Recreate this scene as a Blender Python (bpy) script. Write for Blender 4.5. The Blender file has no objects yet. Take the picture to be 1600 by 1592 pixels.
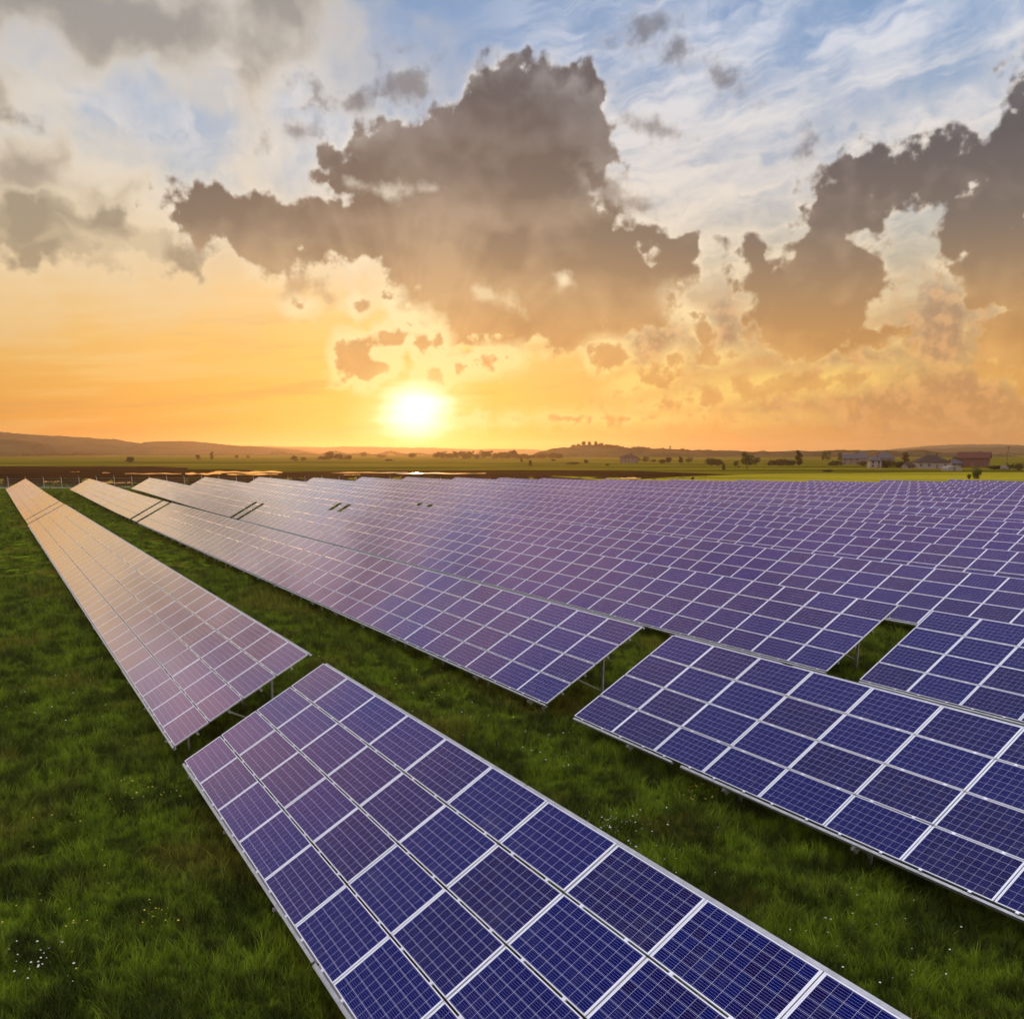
import bpy, bmesh, math, random
import numpy as np
from mathutils import Vector, Matrix
rnd = random.Random(7)
HAZE = .00012
C = bpy.context.scene.collection
sc = bpy.context.scene
R = math.radians
# ------------------------------------------------------------------ camera
F, CX, CY, PITCH = 1347.5, 743.0, 981.5, 0.2009      # focal length and optical centre in photograph pixels (1600 wide)
cd = bpy.data.cameras.new('camera'); cam = bpy.data.objects.new('camera', cd); C.objects.link(cam)
cd.sensor_width = 36.0; cd.sensor_fit = 'HORIZONTAL'; cd.lens = F / 1600 * 36.0
cd.shift_x = (800 - CX) / 1600; cd.shift_y = (CY - 796) / 1600
cam.location = (0, 0, 0); cam.rotation_euler = (math.pi / 2 - PITCH, 0, 0)
cd.clip_start = 0.1; cd.clip_end = 30000
sc.camera = cam
sc.view_settings.view_transform = 'Standard'; sc.view_settings.look = 'None'
sc.view_settings.exposure = 0; sc.view_settings.gamma = 1
CP, SP = math.cos(PITCH), math.sin(PITCH)
def ray(u, v):
    x = (u - CX) / F; z = -(v - CY) / F
    return (x, CP + z * SP, -SP + z * CP)
def azel(u, v):
    d = ray(u, v)
    return math.degrees(math.atan2(d[0], d[1])), math.degrees(math.atan2(d[2], math.hypot(d[0], d[1])))
def at(u, v, Y):                                      # the point seen at (u, v) at distance Y along the ground
    d = ray(u, v); k = Y / d[1]
    return Vector((d[0] * k, Y, d[2] * k))
def px(X, Y, Z):
    a = Y * CP - Z * SP
    if a < .2: return None
    return CX + F * X / a, CY - F * (Y * SP + Z * CP) / a
# ------------------------------------------------------------------ world
SUN_AZ, SUN_EL = -3.83, 2.5
world = bpy.data.worlds.new('World'); sc.world = world; world.use_nodes = True
nt = world.node_tree; nt.nodes.clear(); N = nt.nodes; L = nt.links
def nd(t, **kw):
    n = N.new(t)
    for k, v in kw.items(): setattr(n, k, v)
    return n
def put(sock, val):
    if isinstance(val, bpy.types.NodeSocket): L.new(val, sock)
    else: sock.default_value = val
def ma(op, a, b=0.0, c=0.0, clamp=False):
    n = nd('ShaderNodeMath', operation=op, use_clamp=clamp)
    put(n.inputs[0], a); put(n.inputs[1], b); put(n.inputs[2], c)
    return n.outputs[0]
def vm(op, a, b=(0, 0, 0), out=0, s=None, c3=None):
    n = nd('ShaderNodeVectorMath', operation=op)
    if c3 is not None: put(n.inputs[2], c3)
    put(n.inputs[0], a); put(n.inputs[1], b)
    if s is not None: put(n.inputs[3], s)
    return n.outputs[out]
def mr(v, a, b, c=0.0, d=1.0, smooth=True):
    n = nd('ShaderNodeMapRange', interpolation_type='SMOOTHSTEP' if smooth else 'LINEAR')
    for i, x in enumerate((v, a, b, c, d)): put(n.inputs[i], x)
    return n.outputs[0]
def mixc(f, a, b, mode='MIX'):
    n = nd('ShaderNodeMix', data_type='RGBA', blend_type=mode)
    put(n.inputs[0], f); put(n.inputs[6], a if not isinstance(a, tuple) else (*a[:3], 1)); put(n.inputs[7], b if not isinstance(b, tuple) else (*b[:3], 1))
    return n.outputs[2]
def lin(h):
    h = h.lstrip('#'); o = []
    for i in (0, 2, 4):
        c = int(h[i:i + 2], 16) / 255
        o.append(c / 12.92 if c <= .04045 else ((c + .055) / 1.055) ** 2.4)
    return tuple(o)
def ramp(f, stops):
    n = nd('ShaderNodeValToRGB'); e = n.color_ramp.elements
    while len(e) < len(stops): e.new(.5)
    for i, (p, c) in enumerate(stops):
        e[i].position = p; e[i].color = (*lin(c), 1)
    put(n.inputs[0], f); return n.outputs[0]
def noise(vec, scale, detail=6, rough=.55, lac=2.0, dist=0.0, dim='2D'):
    n = nd('ShaderNodeTexNoise', noise_dimensions=dim); put(n.inputs['Vector'], vec); n.inputs['Scale'].default_value = scale
    n.inputs['Detail'].default_value = detail; n.inputs['Roughness'].default_value = rough
    n.inputs['Lacunarity'].default_value = lac; n.inputs['Distortion'].default_value = dist
    return n

# cloud shapes in the western sky, laid out by azimuth and elevation (world directions, so they stay put when the camera moves)
DEG = 0.0405
CUM = [(1008,388,30,24),(800,195,108,72),(880,215,86,88),(712,235,84,50,12),(610,250,95,40,8),(930,240,38,44),(530,268,34,20,30),
 (755,318,175,85),(600,300,60,40),(830,425,190,100),(930,445,150,64,-8),(1048,402,42,36),(705,475,72,62),(885,512,105,30),
 (450,350,155,42,-4),(325,340,52,38,-14),(425,385,55,38),(560,362,90,42),(610,322,60,26),(650,390,60,60),
 (1592,150,18,40),(1600,232,46,60),(1445,270,120,42,4),(1350,278,50,36),(1318,330,50,44),(1302,385,50,30),(1366,345,22,18),(1300,440,66,52),(1362,415,26,26),
 (1268,500,78,50),(1348,530,38,14,-6),(1166,402,26,18,-24),(1208,452,48,30,-30),(1235,482,54,44),(1542,345,48,52),(1572,425,54,44),(1512,412,28,14),(1592,525,46,56)]
THIN = [(472,445,24,26),(512,468,20,11),(450,462,12,12),(640,130,36,22,12),(590,152,42,16,12),(530,160,30,10,10),(490,131,24,10,-5),(762,104,26,10),(885,120,24,9),(945,292,36,26,-30),(985,316,32,11,-15),
 (1002,47,40,16,4),(1056,86,25,15),(1122,112,26,14,-30),(1140,128,24,12,-38),(1008,192,32,9,-22),(622,82,12,6),(1260,232,10,14),(470,170,16,8),(465,205,14,9),(10,180,14,5),(900,120,22,8),(575,200,20,9,15),(410,205,9,12),(1155,150,10,5,-20)]
LOW = [(950,558,30,22),(1008,592,36,15,22),(1046,570,26,14,50),(1078,490,30,14,-40),(1098,515,20,13,-70),(1118,556,26,10),(553,556,30,30),(570,576,38,20,8),(612,527,34,14,22),(681,584,24,16),
 (765,567,36,12,12),(730,574,24,9,20),(1235,598,110,16,4),(1120,622,90,11,6),(990,655,85,4),(656,538,12,15),(686,534,11,16),(640,505,20,10,-40),(655,490,12,8),(610,464,10,7),(558,478,10,7),(470,480,9,6),(885,435,1,1)]
HAZY = [(1400,605,60,26,35),(1550,600,70,44),(1450,560,60,30),(1300,570,70,26),(1480,500,40,40),(1530,470,50,30),(1120,520,50,30),(1010,530,60,24),(1500,650,90,18),(1200,620,90,22)]
BANK = [(110,362,130,22,2),(60,345,90,30),(225,388,38,20),(215,372,60,16,-8),(150,385,80,14),(30,400,60,10)]
CORE = [(770,205,190,62,-3),(880,250,80,45),(1010,405,90,42,-8),(860,380,90,30),(395,340,120,38,-12),(440,398,46,30),(560,270,60,26,20),(1440,268,150,48,4),(1312,372,66,70),(1268,500,66,36),(1565,375,60,80),(1592,200,40,90),(1590,520,50,40),(1175,412,40,24)]
SOFT = [(60,270,70,40),(150,310,60,30),(-190,330,150,80),(-330,200,190,90,-5),(-420,430,180,60),(-560,250,160,120),(-150,120,160,60),(-260,470,160,26,3),(150,15,300,62,-3),(420,8,90,56,10),(20,300,110,62),(110,350,130,40,2),(390,120,14,60,3),(175,432,20,5,-20)]  # entries left of the view: unseen cloud added for cream panel reflections
WISP = [(380,120,40,110,0),(310,195,90,32,8),(90,150,120,24,5),(200,190,60,12,-20),(420,230,60,36),(470,150,50,60),(545,215,60,36),(190,290,110,30,-25),(380,245,26,9,0),(1290,240,240,40,4),(1080,330,160,50,0),(1230,160,180,18,18),(1100,210,140,16,12),(1430,200,160,20,6),(1110,14,36,10,5),(1180,60,60,14,30),(1595,18,22,60),(560,300,70,30),(1000,90,60,10,20),(560,430,60,40)]
GAP = [(765,460,26,10,-20),(798,474,18,8,-40),(883,436,7,8),(598,298,34,7,-10),(640,292,16,4)]

# ---- cloud map (numpy): az, el in degrees -> linear rgb, coverage
def _hash(ix, iy, seed):
    h = (ix.astype(np.int64) * 374761393 + iy.astype(np.int64) * 668265263 + seed * 1442695041) & 0xffffffff
    h = ((h ^ (h >> 13)) * 1274126177) & 0xffffffff
    return (h ^ (h >> 16)) & 0xffffffff
_TAB = np.random.RandomState(3).rand(4096).astype(np.float32) * 2 * np.pi
_GX, _GY = np.cos(_TAB), np.sin(_TAB)
def perlin(x, y, seed=0):
    x0 = np.floor(x); y0 = np.floor(y); fx = (x - x0).astype(np.float32); fy = (y - y0).astype(np.float32)
    ix = x0.astype(np.int64); iy = y0.astype(np.int64)
    def g(dx, dy):
        k = (_hash(ix + dx, iy + dy, seed) & 4095).astype(np.int32)
        return _GX[k] * (fx - dx) + _GY[k] * (fy - dy)
    ux = fx * fx * fx * (fx * (fx * 6 - 15) + 10); uy = fy * fy * fy * (fy * (fy * 6 - 15) + 10)
    a = g(0, 0); b = g(1, 0); c = g(0, 1); d = g(1, 1)
    return (a + (b - a) * ux + (c - a + (a - b - c + d) * ux) * uy) * 1.45
def fbm(x, y, octv=6, gain=.5, seed=0, bil=False):
    s = np.zeros(x.shape, np.float32); a = 1.0; t = 0.0
    for o in range(octv):
        n = perlin(x, y, seed + o * 17)
        if bil: n = 1.0 - 2.0 * np.sqrt(n * n + .004)
        s += a * n; t += a; a *= gain; x = x * 2.07 + 5.3; y = y * 2.07 - 3.1
    return s / t
def sst(e0, e1, x):
    t = np.clip((x - e0) / (e1 - e0), 0, 1); return t * t * (3 - 2 * t)
def mixn(a, b, t):
    return a + (b - a) * t[..., None]
def rampn(x, stops):
    p = [s[0] for s in stops]; c = np.array([lin(s[1]) for s in stops])
    return np.stack([np.interp(x, p, c[:, i]) for i in range(3)], -1).astype(np.float32)
def sdf(ells, X, Y, k):
    acc = np.full(X.shape, 60.0, np.float32)
    for e in ells:
        u, v, a, b = e[:4]; r = math.radians(e[4]) if len(e) > 4 else 0.0
        A, Ee = azel(u, v); a *= DEG; b *= DEG
        dx = X - A; dy = Y - Ee; c, s = math.cos(r), math.sin(r)
        m = (np.abs(dx) < a + b + 9) & (np.abs(dy) < a + b + 9)
        if not m.any(): continue
        dx = dx[m]; dy = dy[m]; q = acc[m]
        d = (np.sqrt(((dx * c + dy * s) / a) ** 2 + ((-dx * s + dy * c) / b) ** 2) - 1) * min(a, b)
        h = np.clip(.5 + .5 * (q - d) / k, 0, 1)
        acc[m] = d * h + q * (1 - h) - k * h * (1 - h)
    return acc
def clouds(X, Y):
    X = X.astype(np.float32); Y = Y.astype(np.float32)
    E9 = np.clip(Y / 90, 0, 1)
    f0 = fbm(X * .8, Y * .8, 8, .54, 11); b0 = fbm(X * .42 + 3, Y * .5, 6, .46, 23, True)
    wx = fbm(X * .3, Y * .3, 3, .5, 41); wy = fbm(X * .3 + 9, Y * .3 + 4, 3, .5, 57)
    X1 = X + wx * 1.3; Y1 = Y + wy * 1.0; X2 = X + wx * .4; Y2 = Y + wy * .35
    ang = np.hypot(X - SUN_AZ, (Y - SUN_EL)); g = np.exp(-ang / 11)
    vis = lambda k, s: np.clip(s, 0, 1)
    # wisps and cirrus
    ca = math.radians(10)
    cx_ = (X1 * math.cos(ca) + Y1 * math.sin(ca)); cy_ = (-X1 * math.sin(ca) + Y1 * math.cos(ca))
    cir = fbm(cx_ * .11, cy_ * .55, 8, .6, 71); cir2 = fbm(X1 * .16 + 1.2 * wy, Y1 * .4, 7, .58, 91)
    sW = sdf(WISP, X1, Y1, 1.6)
    wA = sst(1.6, -1.6, sW + 2.4 * cir2 + 1.0 * f0) * np.clip(.55 + 1.5 * cir2, .15, 1)
    right = sst(-2, 9, X) * sst(6, 12, Y)
    cA = sst(-.22, .38, cir) * (.06 + .74 * right)
    left = sst(3, -6, X) * sst(4, 8, Y)
    wcol = rampn(E9, [(0, '#f0b468'), (.06, '#f5c980'), (.1, '#f1dcb4'), (.16, '#eee2d4'), (.25, '#e4e6ee'), (1, '#e0e4ee')])
    A = np.clip(1 - (1 - wA * .95) * (1 - cA), 0, 1); RGB = wcol.copy()
    def over(rgb, a, c, al):
        na = al + a * (1 - al)
        out = (c * al[..., None] + rgb * (a * (1 - al))[..., None]) / np.maximum(na, 1e-4)[..., None]
        return np.where(na[..., None] > 1e-4, out, rgb), na
    # low streaks near the horizon
    st = fbm(X * .07 + 2, (Y - X * .07) * .75, 7, .58, 131)
    RGB, A = over(RGB, A, rampn(E9, [(0, '#f3b059'), (.05, '#f8cb7c'), (.1, '#f6dcab'), (1, '#eee8e0')]), sst(.0, .4, st) * sst(13, 6, Y) * .46)
    RGB, A = over(RGB, A, rampn(E9, [(0, '#d98f45'), (.05, '#dea660'), (.1, '#c9ab88'), (1, '#a0a0a0')]), sst(.03, .4, -st) * sst(12, 5, Y) * .5)
    # soft grey and beige banks
    sS = sdf(SOFT, X1, Y1, 1.2)
    f1 = fbm(X1 * .33, Y1 * .4, 6, .42, 311); q = sS + 1.6 * f1
    dS = sst(.9, -1.3, q)
    soft = rampn(E9, [(0, '#d09a60'), (.06, '#c59e72'), (.09, '#b7a083'), (.13, '#b3a28b'), (.2, '#a59c92'), (.25, '#9f9993'), (1, '#a09ea2')])
    soft2 = rampn(E9, [(0, '#eebc74'), (.06, '#ecc488'), (.1, '#efd2a2'), (.16, '#efddc0'), (.25, '#ddd2c2'), (1, '#d8d4d2')])
    RGB, A = over(RGB, A, soft2, sst(2.2, .2, q) * .45 * sst(6, -4, X))
    RGB, A = over(RGB, A, mixn(soft2, soft, sst(.3, -1.9, q + .5 * f0)), dS * .95)
    sB = sdf(BANK, X1, Y1, .9) + .9 * f1 + 1.1 * f0 - .35 * b0
    RGB, A = over(RGB, A, soft2, sst(1.0, -.1, sB) * .5)
    RGB, A = over(RGB, A, mixn(rampn(E9, [(0, '#c59a66'), (.08, '#b59a78'), (.13, '#a2937c'), (.2, '#9b9186'), (1, '#999999')]), soft2, np.clip(.25 + 1.2 * f1, 0, .6)), sst(.25, -.6, sB) * .9)
    # right-hand low haze clouds
    sH = sdf(HAZY, X1, Y1, 1.2); q = sH + 1.9 * f0 - 1.1 * b0
    hcol = mixn(rampn(E9, [(0, '#cf9458'), (.05, '#ba8c62'), (.1, '#a48b74'), (1, '#9a938c')]), rampn(E9, [(0, '#dda163'), (.05, '#e0a76e'), (.1, '#d6ab82'), (1, '#d0c0b0')]), sst(-.1, .45, fbm(X * .8 + .35, Y * .8 + .25, 6, .55, 11) - f0 + .1))
    RGB, A = over(RGB, A, hcol, sst(.8, -.9, q) * .8)
    # crisp cumulus
    dark = rampn(E9, [(0, '#cf8f4a'), (.045, '#cd9452'), (.075, '#c0905a'), (.105, '#a58664'), (.14, '#7f7265'), (.18, '#635d5c'), (.22, '#55545a'), (.27, '#575a66'), (1, '#8488a0')])
    litc = rampn(E9, [(0, '#eaa858'), (.045, '#e9ae60'), (.075, '#deaa6c'), (.105, '#cba77c'), (.14, '#ae9982'), (.18, '#8f857e'), (.22, '#827f82'), (.27, '#8f9096'), (1, '#b5b9c6')])
    rimc = rampn(E9, [(0, '#ffcc68'), (.05, '#ffd878'), (.08, '#ffe0a2'), (.13, '#f8e6cc'), (.2, '#f2eae2'), (1, '#eeeef2')])
    rimc = mixn(rimc, np.array([1.0, .90, .45], np.float32), np.exp(-ang / 6))
    tx = SUN_AZ - X; ty = SUN_EL - Y; tn = np.hypot(tx, ty) + 1e-3; tx /= tn; ty /= tn
    h1 = fbm(X * .5, Y * .56, 4, .36, 23, True); h2 = fbm((X + .8 * tx) * .5, (Y + .8 * ty) * .56, 4, .36, 23, True)
    bigv = fbm(X1 * .15, Y1 * .3, 4, .36, 201)
    th = np.arctan2(Y - SUN_EL, X - SUN_AZ); rays = .9 * fbm(th * 5.5, ang * .05, 3, .5, 401) * sst(3, 6, ang) * sst(17, 9, ang) * sst(.2, .9, np.sin(th))
    core_ = sst(1.5, -1.3, sdf(CORE, X1, Y1, 1.2) + .9 * bigv * 2)
    def cumulus(RGB, A, ells, Xw, Yw, k, a1, a2, soft_, tint, rimk, bodyA):
        s = sdf(ells, Xw, Yw, k)
        q = s + a1 * f0 - a2 * (b0 - .15)
        d = sst(.16 * soft_, -.46 * soft_, q)
        # light reaching through: gradient of the relief toward the sun
        thick = np.clip(-q / 2.6, 0, 1)
        lit = np.clip(.62 - .55 * core_ + .22 * (h1 - h2) + .75 * bigv + .35 * f0 * sst(.6, .1, thick) + .3 * sst(.22, .0, thick) - .15 * sst(13, 18, X) + rays, 0, 1)
        lit = np.clip(lit + .45 * sst(-5, -14, X) * sst(13, 8, Y), 0, 1)
        body = mixn(dark, litc, lit) * mixn(np.ones(X.shape + (3,), np.float32), np.array([.9, .93, 1.03], np.float32), sst(8, 18, X) * sst(7, 12, Y))
        body = mixn(body, np.array([.84, .50, .21], np.float32), g * tint)
        rim = sst(-.5, -.02, q) * rimk * np.clip(.2 + 1.2 * (h1 - h2) + .9 * np.exp(-ang / 8) + .55 * f0, 0, 1)
        hal = np.clip(sst(.75, .0, q) * rimk * (.30 + .45 * np.exp(-ang / 7)) * (np.clip(.45 + f0 + .6 * np.exp(-ang / 7), 0, 1)), 0, 1)
        RGB, A = over(RGB, A, rimc, hal)
        return over(RGB, A, mixn(body, rimc, np.clip(rim, 0, 1)), d * bodyA)
    RGB, A = cumulus(RGB, A, CUM, X1, Y1, .45, 1.0, .7, .95, .34, 1.25, np.full(X.shape, .985, np.float32))
    RGB, A = cumulus(RGB, A, THIN, X2, Y2, .5, 1.0, .5, 2.0, .3, .5, np.full(X.shape, .75, np.float32))
    RGB, A = cumulus(RGB, A, LOW, X2, Y2, .3, .75, .4, .7, .42, 2.6, .95 - .35 * sst(8, 20, X))
    # bright gaps in the main cloud
    sG = sdf(GAP, X2, Y2, .3) + .6 * f0 - .3 * b0 + .12
    RGB, A = over(RGB, A, rimc, sst(.3, -.45, sG) * .62)
    return RGB.astype(np.float32), A.astype(np.float32)

AZW, EL0, EL1, PPD = 36.0, -.5, 30.0, 24
iw, ih = int(2 * AZW * PPD), int((EL1 - EL0) * PPD)
gx, gy = np.meshgrid(-AZW + (np.arange(iw) + .5) / PPD, EL0 + (np.arange(ih) + .5) / PPD)
crgb, calp = clouds(gx, gy)
calp = calp * sst(AZW, AZW - 3, np.abs(gx)) * sst(EL1, EL1 - 4, gy)
buf = np.empty((ih, iw, 4), np.float32); buf[..., :3] = crgb; buf[..., 3] = calp
cimg = bpy.data.images.new('cloud_map', iw, ih, alpha=True, float_buffer=True, is_data=True)
cimg.alpha_mode = 'CHANNEL_PACKED'; cimg.pixels.foreach_set(buf.ravel()); cimg.update(); cimg.pack()
RR=[(0, '#d9954f'), (.03, '#e0a25c'), (.06, '#dcab6c'), (.09, '#d0b088'), (.125, '#c0bcae'), (.17, '#a6b7cd'), (.235, '#82a6d2'), (.3, '#779dcf'), (.55, '#7aa2de'), (1, '#6c98dc')]
RL=[(0, '#dd8834'), (.02, '#e4973d'), (.045, '#e9a84f'), (.075, '#eebc6c'), (.105, '#ecca98'), (.14, '#d4ccbc'), (.175, '#a3bcd3'), (.25, '#74a2d5'), (.3, '#6f9ccf'), (.55, '#7aa2de'), (1, '#6c98dc')]
tc = nd('ShaderNodeTexCoord'); dirn = vm('NORMALIZE', tc.outputs['Generated'])
sep = nd('ShaderNodeSeparateXYZ'); L.new(dirn, sep.inputs[0])
AZ = ma('MULTIPLY', ma('ARCTAN2', sep.outputs[0], sep.outputs[1]), 57.2958)
EL = ma('MULTIPLY', ma('ARCSINE', sep.outputs[2]), 57.2958)
cb = nd('ShaderNodeCombineXYZ'); L.new(AZ, cb.inputs[0]); L.new(EL, cb.inputs[1]); P0 = cb.outputs[0]
e90 = ma('DIVIDE', EL, 90.0, clamp=True)
base = mixc(mr(AZ, -6, 16), ramp(e90, RL), ramp(e90, RR))
rB = ramp(e90, [(0, '#a98f97'), (.06, '#b39aa6'), (.14, '#a8a3be'), (.3, '#93ade0'), (.6, '#7da4e0'), (1, '#6c98dc')])
base = mixc(mr(ma('ABSOLUTE', AZ), 60, 140), base, rB)
sky = nd('ShaderNodeTexSky', sky_type='NISHITA'); sky.sun_disc = False
sky.sun_elevation = R(SUN_EL); sky.sun_rotation = R(SUN_AZ); sky.altitude = 200; sky.dust_density = 2.0
L.new(tc.outputs['Generated'], sky.inputs[0])
base = mixc(.12, base, vm('SCALE', sky.outputs[0], s=.12))
rho = vm('LENGTH', vm('SUBTRACT', P0, (SUN_AZ, SUN_EL, 0)), out=1)
g2 = ma('POWER', 2.71828, ma('DIVIDE', rho, -13.0)); g1 = ma('POWER', 2.71828, ma('DIVIDE', rho, -6.5))
base = mixc(ma('MULTIPLY', g2, .2), base, (1.0, .60, .16))
base = mixc(ma('MULTIPLY', g1, .55, clamp=True), base, (1.0, .70, .16))
# broken cloud over the rest of the sky
gen = noise(dirn, 2.3, 5, .58, dim='3D')
outm = ma('MAXIMUM', mr(EL, 25, 31), mr(ma('ABSOLUTE', AZ), 31, 37))
gcol = mixc(mr(gen.outputs['Fac'], .52, .7), ramp(e90, [(0, '#f3c68c'), (.15, '#e9dccb'), (.3, '#cfc0c2'), (.5, '#d8cdd6'), (1, '#f2f2fa')]), ramp(e90, [(0, '#c19a78'), (.15, '#9d938f'), (.3, '#86787e'), (.5, '#8a7f90'), (1, '#b9bcd0')]))
base = mixc(ma('MULTIPLY', ma('MULTIPLY', mr(gen.outputs['Fac'], .36, .54), outm), .88), base, gcol)
it = nd('ShaderNodeTexImage', interpolation='Cubic', extension='CLIP'); it.image = cimg
uvn = nd('ShaderNodeCombineXYZ')
put(uvn.inputs[0], mr(AZ, -AZW, AZW, smooth=False)); put(uvn.inputs[1], mr(EL, EL0, EL1, smooth=False))
L.new(uvn.outputs[0], it.inputs[0])
base = mixc(it.outputs['Alpha'], base, it.outputs['Color'])
# sun seen through the low haze
bnd = noise(vm('MULTIPLY', P0, (.1, 1.1, 0)), 1.0, 4, .5)
rho2 = ma('ADD', vm('LENGTH', vm('MULTIPLY', vm('SUBTRACT', P0, (SUN_AZ, SUN_EL + .05, 0)), (.8, 1.0, 0)), out=1), ma('MULTIPLY', ma('SUBTRACT', bnd.outputs['Fac'], .5), 1.2))
base = mixc(ma('MULTIPLY', mr(rho2, 4.2, 1.0), .85), base, (1.0, .86, .32))
base = mixc(mr(rho2, 2.5, .5), base, (1.8, 1.6, 1.2))
up = ma('MAXIMUM', mr(EL, 42, 80), ma('MULTIPLY', mr(ma('ABSOLUTE', AZ), 55, 130), mr(EL, 2, 20)))  # unseen sky overhead and behind brightened to lift light on frames and grass
base = vm('SCALE', base, s=ma('MULTIPLY_ADD', up, 1.15, 1.0))
fin = mixc(mr(EL, -.3, -1.5), base, (.10, .085, .04))
bg = nd('ShaderNodeBackground'); L.new(fin, bg.inputs[0]); bg.inputs[1].default_value = 1.0
wo = nd('ShaderNodeOutputWorld'); L.new(bg.outputs[0], wo.inputs[0])
world.cycles.sampling_method = 'MANUAL'; world.cycles.sample_map_resolution = 1024
# ------------------------------------------------------------------ sun
sl = bpy.data.lights.new('sun', 'SUN'); so = bpy.data.objects.new('sun', sl); C.objects.link(so)
sl.energy = 1.8; sl.angle = R(.6); sl.color = (1.0, .52, .20)
so.rotation_euler = (R(90 - SUN_EL), 0, R(180 - SUN_AZ)); so.location = (0, 0, 60)
# ------------------------------------------------------------------ helpers
def tag(o, label=None, cat=None, group=None, kind=None):
    if label: o['label'] = label
    if cat: o['category'] = cat
    if group: o['group'] = group
    if kind: o['kind'] = kind
    return o
def mesh(name, vs, fs, mats, mi=None, uv=None, smooth=False):
    me = bpy.data.meshes.new(name); me.from_pydata([tuple(v) for v in vs], [], fs)
    for m in (mats if isinstance(mats, (list, tuple)) else [mats]): me.materials.append(m)
    if mi is not None: me.polygons.foreach_set('material_index', mi)
    if uv is not None:
        l = me.uv_layers.new(name='UVMap'); l.data.foreach_set('uv', np.asarray(uv, np.float32).ravel())
    if smooth: me.polygons.foreach_set('use_smooth', [True] * len(me.polygons))
    me.update(); return me
def link(name, me, parent=None, mw=None):
    o = bpy.data.objects.new(name, me); C.objects.link(o)
    if parent is not None: o.parent = parent
    if mw is not None: o.matrix_local = mw
    return o
def empty(name, loc, rz=0.0):
    o = bpy.data.objects.new(name, None); C.objects.link(o); o.location = loc; o.rotation_euler = (0, 0, rz)
    o.empty_display_size = .3
    return o
class MB:
    def __init__(s): s.v = []; s.f = []; s.mi = []
    def add(s, vs, fs, m=0):
        b = len(s.v); s.v += [tuple(x) for x in vs]; s.f += [tuple(i + b for i in f) for f in fs]; s.mi += [m] * len(fs)
    def box(s, x0, x1, y0, y1, z0, z1, m=0, M=None):
        vs = [(x, y, z) for z in (z0, z1) for y in (y0, y1) for x in (x0, x1)]
        if M is not None: vs = [M @ Vector(v) for v in vs]
        s.add(vs, [(0, 2, 3, 1), (4, 5, 7, 6), (0, 1, 5, 4), (2, 6, 7, 3), (0, 4, 6, 2), (1, 3, 7, 5)], m)
    def bar(s, p, q, w, h, m=0, up=(0, 0, 1)):
        p = Vector(p); q = Vector(q); d = (q - p).normalized(); a = d.cross(Vector(up))
        if a.length < 1e-4: a = d.cross(Vector((1, 0, 0)))
        a.normalize(); b = a.cross(d); a *= w / 2; b *= h / 2
        vs = [p - a - b, p + a - b, p + a + b, p - a + b, q - a - b, q + a - b, q + a + b, q - a + b]
        s.add(vs, [(0, 1, 2, 3), (7, 6, 5, 4), (0, 4, 5, 1), (1, 5, 6, 2), (2, 6, 7, 3), (3, 7, 4, 0)], m)
    def tube(s, p, q, r0, r1, n=6, m=0):
        p = Vector(p); q = Vector(q); d = (q - p).normalized(); a = d.cross(Vector((0, 0, 1)))
        if a.length < 1e-3: a = Vector((1, 0, 0))
        a.normalize(); b = a.cross(d); vs = []
        for c, r in ((p, r0), (q, r1)):
            for i in range(n):
                t = 2 * math.pi * i / n; vs.append(c + a * math.cos(t) * r + b * math.sin(t) * r)
        s.add(vs, [(i, (i + 1) % n, n + (i + 1) % n, n + i) for i in range(n)] + [tuple(range(n - 1, -1, -1)), tuple(range(n, 2 * n))], m)
    def me(s, name, mats, smooth=False): return mesh(name, s.v, s.f, mats, s.mi, smooth=smooth)
# ------------------------------------------------------------------ materials
def new_mat(name):
    global nt, N, L
    m = bpy.data.materials.new(name); m.use_nodes = True
    nt = m.node_tree; N = nt.nodes; L = nt.links; N.clear()
    out = nd('ShaderNodeOutputMaterial'); b = nd('ShaderNodeBsdfPrincipled'); L.new(b.outputs[0], out.inputs[0])
    return m, b
def bump(b, h, strength=.3, dist=.02):
    n = nd('ShaderNodeBump'); n.inputs['Strength'].default_value = strength; n.inputs['Distance'].default_value = dist
    L.new(h, n.inputs['Height']); L.new(n.outputs[0], b.inputs['Normal'])
def simple(name, col, rough=.6, metal=0.0, var=.12, scale=3.0, spec=.5):
    m, b = new_mat(name)
    g = nd('ShaderNodeNewGeometry'); n = noise(g.outputs['Position'], scale, 5, .6, dim='3D')
    f = mr(n.outputs['Fac'], .3, .7, 1 - var, 1 + var, False)
    put(b.inputs['Base Color'], vm('SCALE', tuple(col), s=f)) if False else None
    c = nd('ShaderNodeMix', data_type='RGBA'); put(c.inputs[0], mr(n.outputs['Fac'], .3, .7))
    c.inputs[6].default_value = (*[x * (1 - var) for x in col], 1); c.inputs[7].default_value = (*[min(1, x * (1 + var)) for x in col], 1)
    L.new(c.outputs[2], b.inputs['Base Color'])
    b.inputs['Roughness'].default_value = rough; b.inputs['Metallic'].default_value = metal
    b.inputs['Specular IOR Level'].default_value = spec
    return m
M_alu = simple('brushed_aluminium', (.93, .95, .98), .30, .7, .03, 8)
M_steel = simple('galvanised_steel', (.50, .51, .50), .42, .75, .15, 6)
M_sheet = simple('white_backsheet', (.86, .88, .91), .35, 0, .02, 4)
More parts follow.
